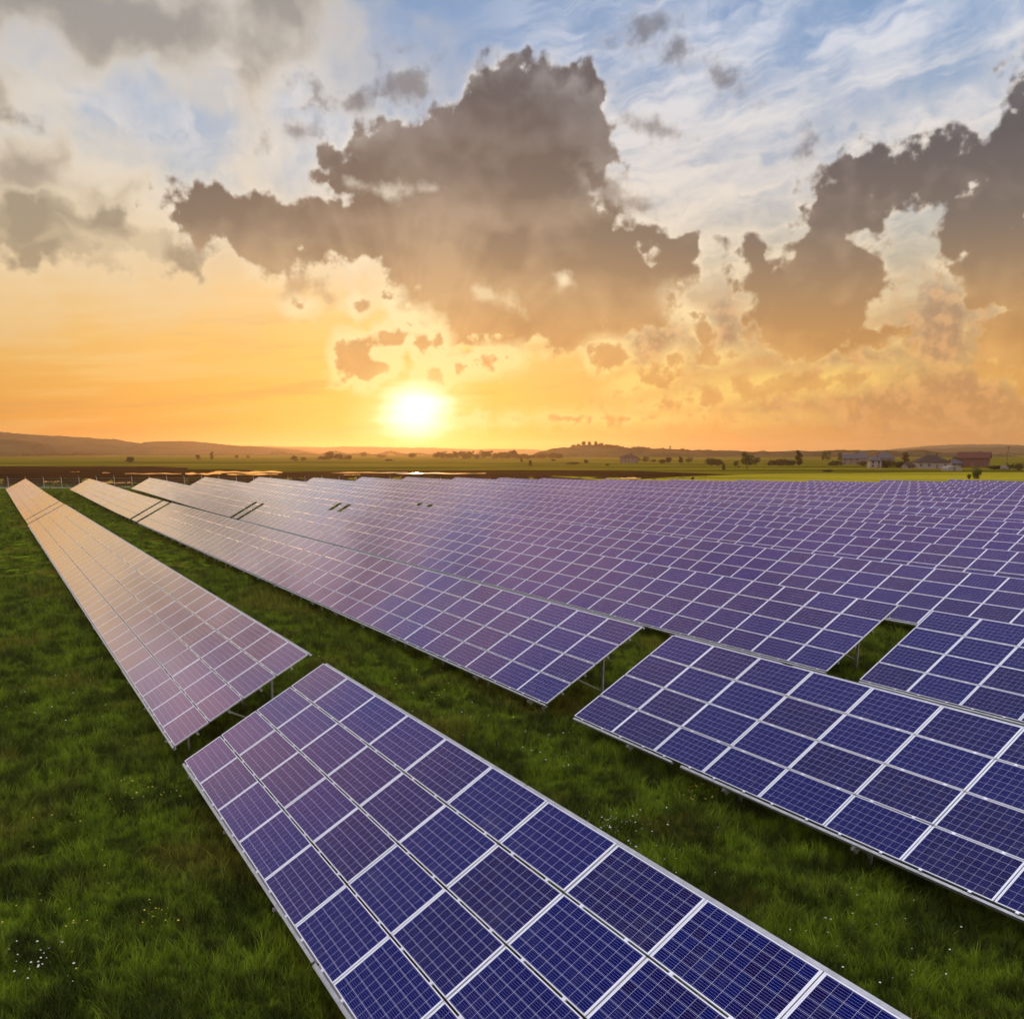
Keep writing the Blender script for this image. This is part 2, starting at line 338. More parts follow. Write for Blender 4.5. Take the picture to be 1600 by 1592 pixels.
def cell_material():
    m, b = new_mat('photovoltaic_glass')
    uvn = nd('ShaderNodeUVMap'); s = nd('ShaderNodeSeparateXYZ'); L.new(uvn.outputs[0], s.inputs[0])
    oi = nd('ShaderNodeObjectInfo'); rv = oi.outputs['Random']
    U = ma('FRACT', s.outputs[0]); V = ma('FRACT', s.outputs[1])
    MX, MY, CW, CH = .036, .016, 1.578, .944            # margin and size of the cell field, metres
    x = ma('DIVIDE', ma('SUBTRACT', ma('MULTIPLY', U, 1.65), MX), CW / 10)
    y = ma('DIVIDE', ma('SUBTRACT', ma('MULTIPLY', V, .976), MY), CH / 6)
    fx = ma('FRACT', x); fy = ma('FRACT', y)
    dx = ma('ABSOLUTE', ma('SUBTRACT', fx, .5)); dy = ma('ABSOLUTE', ma('SUBTRACT', fy, .5))
    gapx = ma('GREATER_THAN', dx, .5 - .0070); gapy = ma('GREATER_THAN', dy, .5 - .0095)
    inx = ma('MULTIPLY', ma('GREATER_THAN', x, 0.0), ma('LESS_THAN', x, 10.0))
    iny = ma('MULTIPLY', ma('GREATER_THAN', y, 0.0), ma('LESS_THAN', y, 6.0))
    outside = ma('SUBTRACT', 1.0, ma('MULTIPLY', inx, iny))
    bus = ma('LESS_THAN', ma('ABSOLUTE', ma('SUBTRACT', ma('FRACT', ma('MULTIPLY', fy, 5.0)), .5)), .019)
    cid = nd('ShaderNodeCombineXYZ'); L.new(ma('ADD', ma('FLOOR', ma('MULTIPLY', s.outputs[0], 1.0)), ma('MULTIPLY', ma('FLOOR', x), 7.31)), cid.inputs[0])
    L.new(ma('ADD', ma('FLOOR', ma('MULTIPLY', s.outputs[1], 1.0)), ma('MULTIPLY', ma('FLOOR', y), 3.77)), cid.inputs[1]); L.new(rv, cid.inputs[2])
    wn = nd('ShaderNodeTexWhiteNoise', noise_dimensions='3D'); L.new(cid.outputs[0], wn.inputs[0])
    mid = nd('ShaderNodeCombineXYZ'); L.new(ma('FLOOR', s.outputs[0]), mid.inputs[0]); L.new(ma('FLOOR', s.outputs[1]), mid.inputs[1]); L.new(rv, mid.inputs[2])
    wm = nd('ShaderNodeTexWhiteNoise', noise_dimensions='3D'); L.new(mid.outputs[0], wm.inputs[0])
    vo = nd('ShaderNodeTexVoronoi', voronoi_dimensions='2D'); L.new(vm('MULTIPLY', uvn.outputs[0], (75, 45, 0)), vo.inputs['Vector'])
    vo.inputs['Scale'].default_value = 1.0
    vs = nd('ShaderNodeSeparateColor'); L.new(vo.outputs['Color'], vs.inputs[0])
    blue = mixc(mr(wm.outputs['Value'], .25, .8), (.0010, .0042, .105), (.009, .0022, .055))     # blue or violet module
    cell = mixc(ma('MULTIPLY', wn.outputs['Value'], .5), blue, (.0015, .008, .105))
    cell = mixc(ma('MULTIPLY', vs.outputs[0], .4), cell, (.003, .006, .09))
    cell = mixc(ma('MULTIPLY', vs.outputs[1], .3), cell, (.0008, .001, .015))
    inner = ma('SUBTRACT', 1.0, outside)
    col = mixc(ma('MULTIPLY', bus, inner), cell, (.46, .49, .86))
    col = mixc(ma('MULTIPLY', gapx, inner), col, (.10, .14, .40))
    col = mixc(ma('MULTIPLY', gapy, inner), col, (.46, .51, .84))
    col = mixc(outside, col, (.84, .87, .91))
    g = nd('ShaderNodeNewGeometry'); dn = noise(g.outputs['Position'], 2.2, 6, .7, dim='3D')
    col = mixc(ma('MULTIPLY', mr(dn.outputs['Fac'], .5, .8, .01, .12), mr(V, 1.0, 0.0, .35, 1.0)), col, (.30, .28, .27))
    L.new(col, b.inputs['Base Color'])
    du = noise(g.outputs['Position'], 1.4, 4, .6, dim='3D')
    b.inputs['Roughness'].default_value = .5; b.inputs['Specular IOR Level'].default_value = 0.0
    # textured, slightly dusty anti-reflection glass: reflects little face-on and strongly at grazing angles
    lw = nd('ShaderNodeLayerWeight'); lw.inputs['Blend'].default_value = .5
    gl = nd('ShaderNodeBsdfGlossy'); 
    tint = nd('ShaderNodeValToRGB'); L.new(lw.outputs['Facing'], tint.inputs[0]); te = tint.color_ramp.elements     # violet coating cast, with the pink lens-flare glow put into its colour
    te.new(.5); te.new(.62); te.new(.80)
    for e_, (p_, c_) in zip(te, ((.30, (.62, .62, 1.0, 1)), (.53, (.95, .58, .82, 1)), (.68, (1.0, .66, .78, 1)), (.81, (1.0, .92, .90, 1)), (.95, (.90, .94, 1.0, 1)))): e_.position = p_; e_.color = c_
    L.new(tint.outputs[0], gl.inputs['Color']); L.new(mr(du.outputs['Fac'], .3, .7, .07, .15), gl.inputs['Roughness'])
    fc_ = nd('ShaderNodeFloatCurve'); L.new(lw.outputs['Facing'], fc_.inputs[1]); cv = fc_.mapping.curves[0]
    cv.points[0].location = (0, .006); cv.points[1].location = (1, 1)
    for q_ in ((.30, .010), (.42, .035), (.52, .125), (.60, .25), (.68, .42), (.78, .64), (.90, .87)): cv.points.new(*q_)
    fc_.mapping.update(); fr = fc_.outputs[0]
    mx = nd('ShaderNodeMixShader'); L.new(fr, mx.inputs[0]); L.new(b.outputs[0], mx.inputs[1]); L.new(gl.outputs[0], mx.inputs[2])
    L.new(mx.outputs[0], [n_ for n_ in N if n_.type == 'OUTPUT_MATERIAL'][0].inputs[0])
    return m
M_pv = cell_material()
def foliage(name, c0, c1, c2, scale=.35):
    m, b = new_mat(name)
    g = nd('ShaderNodeNewGeometry'); n = noise(g.outputs['Position'], scale, 5, .6, dim='3D')
    c = mixc(mr(n.outputs['Fac'], .35, .62), c0, c1)
    c = mixc(ma('MULTIPLY', g.outputs['Random Per Island'], .7), c, c2)
    L.new(c, b.inputs['Base Color']); b.inputs['Roughness'].default_value = .7; b.inputs['Specular IOR Level'].default_value = .2
    tr = nd('ShaderNodeBsdfTranslucent'); L.new(c, tr.inputs[0]); mx = nd('ShaderNodeMixShader'); mx.inputs[0].default_value = .3
    L.new(b.outputs[0], mx.inputs[1]); L.new(tr.outputs[0], mx.inputs[2])
    L.new(mx.outputs[0], [x for x in N if x.type == 'OUTPUT_MATERIAL'][0].inputs[0])
    return m
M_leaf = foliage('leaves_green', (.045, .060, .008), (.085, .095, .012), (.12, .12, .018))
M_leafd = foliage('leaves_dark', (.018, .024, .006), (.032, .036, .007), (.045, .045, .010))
M_bark = simple('bark', (.06, .045, .03), .9, 0, .3, 6)
def grass_material(name, blade):
    m, b = new_mat(name)
    g = nd('ShaderNodeNewGeometry'); P = g.outputs['Position']
    big = noise(P, .22, 5, .62, dim='2D'); mid = noise(P, .8, 7, .7, dim='2D'); sm = noise(P, 4.2, 5, .62, dim='2D')
    k = 1.0 if blade else .55
    c = mixc(mr(mid.outputs['Fac'], .40, .62), (.024 * k, .046 * k, .004 * k), (.23 * k, .34 * k, .014 * k))
    c = mixc(ma('MULTIPLY', mr(big.outputs['Fac'], .48, .68), .75), c, (.26 * k, .22 * k, .03 * k))
    c = mixc(ma('MULTIPLY', mr(sm.outputs['Fac'], .58, .75), .6), c, (.36 * k, .40 * k, .04 * k))
    c = mixc(ma('MULTIPLY', mr(sm.outputs['Fac'], .54, .36), .75), c, (.014, .018, .004))
    if blade:
        c = mixc(ma('MULTIPLY', g.outputs['Random Per Island'], .45), c, (.17, .20, .024))
    L.new(c, b.inputs['Base Color']); b.inputs['Roughness'].default_value = .75; b.inputs['Specular IOR Level'].default_value = .15
    if blade:
        tr = nd('ShaderNodeBsdfTranslucent'); L.new(c, tr.inputs[0]); mx = nd('ShaderNodeMixShader'); mx.inputs[0].default_value = .25
        L.new(b.outputs[0], mx.inputs[1]); L.new(tr.outputs[0], mx.inputs[2])
        L.new(mx.outputs[0], [x for x in N if x.type == 'OUTPUT_MATERIAL'][0].inputs[0])
    else: bump(b, sm.outputs['Fac'], .8, .08)
    return m
M_blade = grass_material('grass_blades', True)
def ground_material():
    m, b = new_mat('meadow_ground')
    g = nd('ShaderNodeNewGeometry'); P = g.outputs['Position']; s = nd('ShaderNodeSeparateXYZ'); L.new(P, s.inputs[0])
    big = noise(P, .22, 5, .62, dim='2D'); mid = noise(P, .8, 7, .7, dim='2D'); sm = noise(P, 4.2, 5, .62, dim='2D')
    c = mixc(mr(mid.outputs['Fac'], .40, .62), (.024, .036, .004), (.13, .18, .010))
    c = mixc(ma('MULTIPLY', mr(big.outputs['Fac'], .48, .68), .7), c, (.17, .13, .022))
    c = mixc(ma('MULTIPLY', mr(sm.outputs['Fac'], .56, .75), .5), c, (.14, .165, .02))
    # fields beyond the fence: long bands of meadow, stubble and young crop
    wig = noise(vm('MULTIPLY', P, (.004, .012, 0)), 1.0, 5, .6, dim='2D')
    yy = ma('ADD', s.outputs[1], ma('MULTIPLY', ma('SUBTRACT', wig.outputs['Fac'], .5), 90.0))
    st = noise(vm('MULTIPLY', P, (.0025, .035, 0)), 1.0, 6, .62, dim='2D')
    far = mixc(mr(st.outputs['Fac'], .38, .6), (.065, .065, .004), (.21, .17, .010))
    far = mixc(mr(st.outputs['Fac'], .58, .72), far, (.20, .11, .02))
    far = mixc(mr(noise(vm('MULTIPLY', P, (.01, .05, 0)), 1.0, 5, .6, dim='2D').outputs['Fac'], .5, .72), far, (.025, .03, .004))
    c = mixc(mr(yy, 205, 240), c, far)
    L.new(c, b.inputs['Base Color']); b.inputs['Roughness'].default_value = .95; b.inputs['Specular IOR Level'].default_value = 0
    bump(b, sm.outputs['Fac'], .7, .06)
    return m
M_ground = ground_material()
# ------------------------------------------------------------------ the lie of the land
PHI = 0.5125; CPH, SPH = math.cos(PHI), math.sin(PHI)
Wd = Vector((-SPH, CPH, 0)); Hd = Vector((CPH, SPH, 0))       # along a row (away), across the rows
TILT = 0.5051; CT, ST = math.cos(TILT), math.sin(TILT)
PA, PB, ML, MW_, ROW = 1.67, 1.006, 1.65, .976, 10.27
END = [186.8, 178.6, 175.7, 175.2, 173.1, 171.4, 170.6, 169.7, 167.2, 166, 165, 154.9, 145.3, 135.6, 126, 116.6, 107.1, 97.6, 88]
OFF = [.32, .5, .55, .55, .45, .25, .25, .12, -.05, -.22, -.42, -.5, -.5, -.5, -.48, -.3, -.15, 0, 0]
def terr(perp, along):
    """height of a table's low edge over flat ground, camera at 0"""
    perp = np.asarray(perp, float); along = np.asarray(along, float)
    k = np.clip((perp - 3.47) / ROW, -3, 21)
    basez = np.interp(perp, [-20, 3.5, 13.8, 24, 60], [-7.10, -7.11, -7.20, -7.17, -7.15])
    e = np.interp(k, range(len(END)), END); o = np.interp(k, range(len(OFF)), OFF)
    s = np.where(k > 10, 50.0, 72.0)
    t = np.clip((along - (e - s)) / s, 0, 1)
    d = np.clip((along - e) / 60.0, 0, 1)
    return basez + o * t * t * (3 - 2 * t) * (1 - d * d * (3 - 2 * d))
def ground_z(x, y):
    x = np.asarray(x, float); y = np.asarray(y, float)
    perp = x * CPH + y * SPH; along = -x * SPH + y * CPH
    z = terr(perp, np.maximum(along, 0)) - .68
    far = np.clip((np.hypot(x, y) - 230) / 120, 0, 1)
    z = z * (1 - far) + (-7.8) * far
    wob = .05 * np.sin(x * .9 + 1.3 * np.sin(y * .37)) * np.sin(y * .8 + 1.1 * np.sin(x * .31)) + .03 * np.sin(x * 2.3 + y * 1.7)
    return z + wob * (1 - far)
ang = np.radians(np.concatenate([np.linspace(-180, -42, 24), np.linspace(-40, 44, 300), np.linspace(46, 180, 24)]))
rad = np.concatenate([[.5, 3], np.geomspace(6, 260, 210), np.geomspace(270, 9000, 60)])
aa, rr = np.meshgrid(ang, rad); gxx = np.sin(aa) * rr; gyy = np.cos(aa) * rr
gz = ground_z(gxx, gyy); vs = np.stack([gxx, gyy, gz], -1).reshape(-1, 3)
na_, nr_ = len(ang), len(rad)
fs = [(j * na_ + i, j * na_ + i + 1, (j + 1) * na_ + i + 1, (j + 1) * na_ + i) for j in range(nr_ - 1) for i in range(na_ - 1)]
tag(link('ground', mesh('ground', vs.tolist(), fs, M_ground, smooth=True)), kind='structure')
def gz1(x, y): return float(ground_z(x, y))
# ------------------------------------------------------------------ solar modules
def module_mesh(name, frame=True, cells=True):
    """one framed module; x along the row, y up the slope, z out of the glass"""
    f = .013; h = .035; v = []; fc = []; mi = []; uv = []
    def quad(p, m, t=((0, 0), (1, 0), (1, 1), (0, 1))):
        b = len(v); v.extend(p); fc.append((b, b + 1, b + 2, b + 3)); mi.append(m); uv.extend(t)
    if cells:
        a, c = f / ML, f / MW_
        quad([(f, f, -.003), (ML - f, f, -.003), (ML - f, MW_ - f, -.003), (f, MW_ - f, -.003)], 0, ((a, c), (1 - a, c), (1 - a, 1 - c), (a, 1 - c)))
    if frame:
        o = [(0, 0), (ML, 0), (ML, MW_), (0, MW_)]; i_ = [(f, f), (ML - f, f), (ML - f, MW_ - f), (f, MW_ - f)]
        for k in range(4):
            n = (k + 1) % 4
            quad([(*o[k], 0), (*o[n], 0), (*i_[n], 0), (*i_[k], 0)], 1)
            quad([(*i_[k], 0), (*i_[n], 0), (*i_[n], -.003), (*i_[k], -.003)], 1)
            quad([(*o[k], -h), (*o[n], -h), (*o[n], 0), (*o[k], 0)], 1)
        quad([(0, MW_, -h), (ML, MW_, -h), (ML, 0, -h), (0, 0, -h)], 2)
    return mesh(name, v, fc, [M_pv, M_alu, M_sheet], mi, uv)
ME_mod = module_mesh('solar_module'); ME_frame = module_mesh('module_frame', cells=False)
def lam_mesh():
    mb = MB(); f = .013; mb.box(f, ML - f, f, MW_ - f, -.0095, -.0045, 0); return mb.me('solar_module', [M_sheet])
ME_lam = lam_mesh()
MXm, MYm, CWm, CHm = .036, .016, 1.578, .944
def cell_quad(i, j, v, fc, uv, mi):
    x0 = MXm + CWm / 10 * i; y0 = MYm + CHm / 6 * j; x1 = x0 + CWm / 10; y1 = y0 + CHm / 6
    gx_, gy_ = .0011, .0011; b = len(v); zt, zb = -.003, -.0044; q = [(x0 + gx_, y0 + gy_), (x1 - gx_, y0 + gy_), (x1 - gx_, y1 - gy_), (x0 + gx_, y1 - gy_)]
    v += [(*p, zt) for p in q] + [(*p, zb) for p in q]
    t = [(p[0] / ML, p[1] / MW_) for p in q]
    fc.append((b, b + 1, b + 2, b + 3)); uv += t; mi.append(0)
    for a, c in ((0, 1), (1, 2), (2, 3), (3, 0)):
        fc.append((b + 4 + a, b + 4 + c, b + c, b + a)); uv += [t[a], t[c], t[c], t[a]]; mi.append(1)
def cells_mesh():
    v, fc, uv, mi = [], [], [], []
    for i in range(10):
        for j in range(6): cell_quad(i, j, v, fc, uv, mi)
    return mesh('cell_grid', v, fc, [M_pv, M_sheet], mi, uv)
ME_cells = cells_mesh()
ME_cell1 = {}
for i in range(10):
    for j in range(6):
        v, fc, uv, mi = [], [], [], []; cell_quad(i, j, v, fc, uv, mi); ME_cell1[i, j] = mesh('solar_cell', v, fc, [M_pv, M_sheet], mi, uv)
RZ = math.pi / 2 + PHI                                     # a table's local +x runs away along its row, local -y is uphill
BASIS = Matrix(((-1, 0, 0), (0, -CT, ST), (0, ST, CT))).to_4x4()
jr = random.Random(11)
ORD = ['first', 'second', 'third', 'fourth', 'fifth', 'sixth', 'seventh', 'eighth', 'ninth', 'tenth', 'eleventh', 'twelfth', 'thirteenth', 'fourteenth', 'fifteenth', 'sixteenth', 'seventeenth', 'eighteenth', 'nineteenth']
MODBOX = module_mesh('m')
mv = np.array([v.co[:] for v in MODBOX.vertices]); mf = [tuple(p.vertices) for p in MODBOX.polygons]; mmi = [p.material_index for p in MODBOX.polygons]
muv = np.array([d.uv[:] for d in MODBOX.uv_layers[0].data])
ME_post = {}
def post_mesh(h):
    k = round(h, 2)
    if k not in ME_post:
        mb = MB()   # C section
        mb.box(-.045, .045, -.004, .004, -.25, k); mb.box(-.045, -.039, .004, .05, -.25, k); mb.box(.039, .045, .004, .05, -.25, k)
        ME_post[k] = mb.me('post', [M_steel])
    return ME_post[k]
def make_table(k, a0, a1, label, near_supports, sub=0, rail_step=9.0):
    """modules from a0 (near end) to a1 along row k"""
    perp0 = 3.47 + ROW * k
    ncol = max(1, int(round((a1 - a0) / PA)))
    z0 = float(terr(perp0, max(a0, 0)))
    base = Wd * a0 + Hd * (perp0 + 2 * PB * CT); base.z = gz1(base.x, base.y)
    root = empty('solar_table', base, RZ)
    tag(root, label, 'solar table', 'solar tables on the meadow')
    inv = Matrix.Rotation(-RZ, 4, 'Z') @ Matrix.Translation(-base)
    def low(a): return float(terr(perp0, max(a, 0)))
    items = []
    for i in range(ncol):
        ac = a0 + i * PA
        for j in range(4):
            z = low(ac + PA / 2)
            # corner nearest the camera end of the row
            p = Wd * (ac + PA - .01) + Hd * (perp0 + j * PB * CT + .015 * CT); p.z = z + j * PB * ST
            q = px(*(Wd * (ac + PA / 2) + Hd * (perp0 + (j + .5) * PB * CT) + Vector((0, 0, z + (j + .5) * PB * ST))))
            cs = []
            for du, dv in ((0, 0), (PA, 0), (0, PB), (PA, PB)):
                w = Wd * (ac + du) + Hd * (perp0 + (j * PB + dv) * CT) + Vector((0, 0, z + (j * PB + dv) * ST))
                if w.y > 1: cs.append(px(*w))
            if len(cs) < 4: continue
            us = [c[0] for c in cs]; vs_ = [c[1] for c in cs]
            if max(us) < -120 or min(us) > 1720 or min(vs_) > 1720: continue
            size = max(max(us) - min(us), max(vs_) - min(vs_))
            vis = max(us) > -20 and min(us) < 1620 and min(vs_) < 1612
            items.append((size if vis else size * .25, i, j, p))
    if not items: return None
    items.sort(key=lambda t: -t[0])
    far = []; clamps = MB()
    for n, (size, i, j, p) in enumerate(items):
        ex = jr.gauss(0, .0022); ey = jr.gauss(0, .0022)
        M = inv @ Matrix.Translation(p)
        M = Matrix.Translation(M.to_translation() + Vector((0, 0, jr.gauss(0, .002)))) @ BASIS @ Matrix.Rotation(ex, 4, 'X') @ Matrix.Rotation(ey, 4, 'Y')
        # BASIS maps module x to -x local (towards the camera), so the corner is the far end of the module
        if size < 10 or n >= 298: far.append((i, j, M)); continue
        if size > 58:
            o = link('solar_module', ME_lam, root, M)
            link('module_frame', ME_frame, o)
            for cx_ in (.38, 1.27): clamps.box(cx_ - .03, cx_ + .03, -.032, .008, -.02, .0035, 0, M)
            if n < sub:
                for (ci, cj), me in ME_cell1.items(): link('solar_cell', me, o)
            else: tag(link('cell_grid', ME_cells, o), kind='stuff')
        else: link('solar_module', ME_mod, root, M)
    if clamps.v: tag(link('module_clamps', clamps.me('module_clamps', [M_alu]), root), kind='stuff')
    if far:
        V = []; Fc = []; U = []; mi = []
        for i, j, M in far:
            A = np.array(M); b = len(V) * len(mv); V.append(mv @ A[:3, :3].T + A[:3, 3]); U.append(muv + np.array([i, j]))
            Fc += [tuple(q + b for q in f) for f in mf]; mi += mmi
        tag(link('solar_module', mesh('solar_module_array', np.concatenate(V).tolist(), Fc, [M_pv, M_alu, M_sheet], mi, np.concatenate(U)), root), kind='stuff')
    # steel below: rails along the row, rafters, posts
    vis_a = [a0 + i * PA for _, i, _, _ in items]; v0, v1 = min(vis_a), max(vis_a) + PA
    def L3(a, s, n):                                       # along, slope distance from the low edge, distance under the glass -> local point
        z = low(a); w = Wd * a + Hd * (perp0 + s * CT + n * ST) + Vector((0, 0, z + s * ST - n * CT)); return inv @ w
    if near_supports:
        a = v0 + .02
        while a < v1 - 1:
            b = min(a + rail_step, v1 - .02)
            if v1 - b < 1.5: b = v1 - .02
            for s in (-.045, .62, 1.55, 2.5, 3.45, 4.05):
                mb = MB(); up = (0, -ST, CT)
                off = {-.045: .045, 4.05: .045}.get(s, .10)
                if s in (-.045, 4.05):
                    mb.bar(L3(a, s, off), L3(b, s, off), .05, .010, 0, (0, ST, CT)); mb.bar(L3(a, s - .02, off + .035), L3(b, s - .035, off + .035), .01, .07, 0, (0, ST, CT))
                    mb.bar(L3(a, s + .02, off + .07), L3(b, s + .02, off + .07), .06, .01, 0, (0, ST, CT))
                else: mb.bar(L3(a, s, off), L3(b, s, off), .06, .10, 0, (0, ST, CT))
                link('rail', mb.me('rail', [M_steel]), root)
            a = b + (.32 if jr.random() < .4 else .06)
        a = v0 + .95; joined = MB(); n = 0
        while a < v1:
            c = inv @ (Wd * a + Hd * perp0); near = (Wd * a + Hd * perp0).length < 45 or n < 2
            if near:
                mb = MB(); mb.bar(L3(a, -.1, .22), L3(a, 4.12, .22), .06, .12, 0, (0, ST, CT)); link('rafter', mb.me('rafter', [M_steel]), root)
                mb = MB(); mb.bar(L3(a, -.13, .12), L3(a, -.02, .2), .05, .05); link('bracket', mb.me('bracket', [M_steel]), root)
            else: joined.bar(L3(a, -.1, .22), L3(a, 4.12, .22), .06, .12, 0, (0, ST, CT))
            tops = {}
            for s in (.62, 3.2):
                w = Wd * a + Hd * (perp0 + s * CT); zt = low(a) + s * ST - .26; zg = gz1(w.x, w.y); l = inv @ Vector((w.x, w.y, zg))
                tops[s] = (l, zt - zg)
                if near: link('post', post_mesh(zt - zg), root, Matrix.Translation(l))
                else: joined.box(l.x - .045, l.x + .045, l.y - .02, l.y + .03, l.z - .2, l.z + zt - zg)
            l1, h1 = tops[.62]; l2, h2 = tops[3.2]; tgt = joined
            if near: tgt = MB()
            tgt.bar(l2 + Vector((.06, 0, .45)), L3(a + .06, 1.45, .24), .04, .04)
            if near: link('brace', tgt.me('brace', [M_steel]), root)
            a += 3.34; n += 1
        if joined.v: tag(link('support_frame', joined.me('support_frame', [M_steel]), root), kind='stuff')
    else:
        mb = MB()
        a = v0 + .9
        while a < v1:
            for s in (.62, 3.2):
                w = Wd * a + Hd * (perp0 + s * CT); zt = low(a) + s * ST - .1; zg = gz1(w.x, w.y); l = inv @ Vector((w.x, w.y, zg))
                mb.box(l.x - .045, l.x + .045, l.y - .03, l.y + .03, l.z - .2, l.z + zt - zg)
            a += 3.34
        for s in (.03, 4.0):
            a = v0
            while a < v1 - .5:
                b = min(a + 12, v1); mb.bar(L3(a, s, .09), L3(b, s, .09), .05, .07, 0, (0, ST, CT)); a = b
        tag(link('support_frame', mb.me('support_frame', [M_steel]), root), kind='stuff')
    return root
GAPN = [(20.19, 21.4), (18.82, 20.18), (17.42, 18.66)]
for k in range(18):
    if k < 3: g0, g1 = GAPN[k]
    else: g0, g1 = 17.42 - 1.38 * (k - 2), 18.7 - 1.38 * (k - 2)
    nm = ORD[k] + ' row from the left'
    if k < 3:
        n = 12 if k == 0 else 11
        make_table(k, g0 - n * PA, g0, ['broad blue solar table nearest the camera, running off the bottom edge',
            'blue solar table right of the grass lane, cut off by the right edge',
            'blue solar table at the right edge beside the square of open grass'][k], True, sub={0: 5, 1: 0}.get(k, 0))
    if k <= 5:
        ge = [99.2, 97.9, 96.0, 94.6, 93.2, 91.8][k]; gl = [3, 2, 1, 1, 1, 1][k]; gw = [.95, 1.3, 1.3, 1.3, 1.3, 1.3][k]
        n1 = int(round((ge - gw / 2 - g1) / PA)); e1 = g1 + n1 * PA
        s0 = e1 + gw; s1 = s0 + gl * PA; f0 = s1 + gw
        make_table(k, g1, e1, 'long pale solar table, %s, from gap to slots' % nm if k < 3 else 'long solar table, %s, ending at a small far slot' % nm, True)
        make_table(k, s0, s1, 'narrow strip of solar modules between two slots, %s' % nm, False)
        make_table(k, f0, END[k], 'farthest solar table, %s, ending by the dark soil' % nm, False)
    else:
        a0 = g1
        make_table(k, g1, END[k], 'long band of solar modules, %s' % nm, k < 8)
# ------------------------------------------------------------------ grass
tufts = bpy.data.collections.new('grass_tufts')
gr = random.Random(5)
def tuft(name, n, rad_, h0, h1, w):
    v = []; f = []
    for _ in range(n):
        a = gr.random() * 6.283; r = rad_ * math.sqrt(gr.random()); x = math.cos(a) * r; y = math.sin(a) * r
        h = gr.uniform(h0, h1) * (1 - .35 * r / rad_); b = gr.random() * 6.283; ln = gr.uniform(.2, .9) * h; t = gr.random() * 6.283
        ax, ay = math.cos(b) * w / 2, math.sin(b) * w / 2; lx, ly = math.cos(t) * ln, math.sin(t) * ln; k = len(v)
        v += [(x - ax, y - ay, -.03), (x + ax, y + ay, -.03), (x + ax * .7 + lx * .4, y + ay * .7 + ly * .4, h * .6), (x - ax * .7 + lx * .4, y - ay * .7 + ly * .4, h * .6), (x + lx, y + ly, h)]
        f += [(k, k + 1, k + 2, k + 3), (k + 3, k + 2, k + 4)]
    o = bpy.data.objects.new(name, mesh(name, v, f, M_blade)); tufts.objects.link(o); return o
for i in range(5): tuft('grass_tuft', 100, .26, .05, .17, .010)
tuft('grass_tuft', 70, .16, .16, .40, .011); tuft('grass_tuft', 110, .3, .03, .09, .012)
rs = np.random.RandomState(9)
pts = []
def scatter(n, r0, r1, p):
    r = (r0 ** p + (r1 ** p - r0 ** p) * rs.rand(n)) ** (1 / p); a = np.radians(rs.uniform(-37, 40, n))
    return np.stack([np.sin(a) * r, np.cos(a) * r], 1)
P = np.concatenate([scatter(16000, 6, 24, 1.8), scatter(34000, 20, 60, 1.6), scatter(26000, 55, 200, 1.6)])
perp = P[:, 0] * CPH + P[:, 1] * SPH
keep = (perp < 36) | (rs.rand(len(P)) < .02)
P = P[keep]; Z = ground_z(P[:, 0], P[:, 1])
scl = rs.uniform(.7, 1.35, len(P)) * np.interp(np.hypot(P[:, 0], P[:, 1]), [8, 40, 120], [1.0, 1.35, 1.9])
pm = bpy.data.meshes.new('grass'); pm.from_pydata(np.column_stack([P, Z]).tolist(), [], [])
at_ = pm.attributes.new('size', 'FLOAT', 'POINT'); at_.data.foreach_set('value', scl.astype(np.float32))
go = link('grass', pm); tag(go, 'short dark green meadow grass growing between the solar rows', 'grass', kind='stuff')
gn = bpy.data.node_groups.new('scatter_grass', 'GeometryNodeTree')
gn.interface.new_socket('Geometry', in_out='INPUT', socket_type='NodeSocketGeometry'); gn.interface.new_socket('Geometry', in_out='OUTPUT', socket_type='NodeSocketGeometry')
a_ = gn.nodes.new('NodeGroupInput'); z_ = gn.nodes.new('NodeGroupOutput'); mp_ = gn.nodes.new('GeometryNodeMeshToPoints'); ip = gn.nodes.new('GeometryNodeInstanceOnPoints')
ci = gn.nodes.new('GeometryNodeCollectionInfo'); ci.inputs[0].default_value = tufts; ci.inputs[1].default_value = True; ci.inputs[2].default_value = True
rv_ = gn.nodes.new('FunctionNodeRandomValue'); rv_.data_type = 'FLOAT_VECTOR'; rv_.inputs[0].default_value = (-.08, -.08, 0); rv_.inputs[1].default_value = (.08, .08, 6.283)
na2 = gn.nodes.new('GeometryNodeInputNamedAttribute'); na2.data_type = 'FLOAT'; na2.inputs[0].default_value = 'size'
gn.links.new(a_.outputs[0], mp_.inputs[0]); gn.links.new(mp_.outputs[0], ip.inputs[0]); gn.links.new(ci.outputs[0], ip.inputs[2]); ip.inputs[3].default_value = True
gn.links.new(rv_.outputs[0], ip.inputs[5]); gn.links.new(na2.outputs[0], ip.inputs[6]); gn.links.new(ip.outputs[0], z_.inputs[0])
md = go.modifiers.new('scatter', 'NODES'); md.node_group = gn
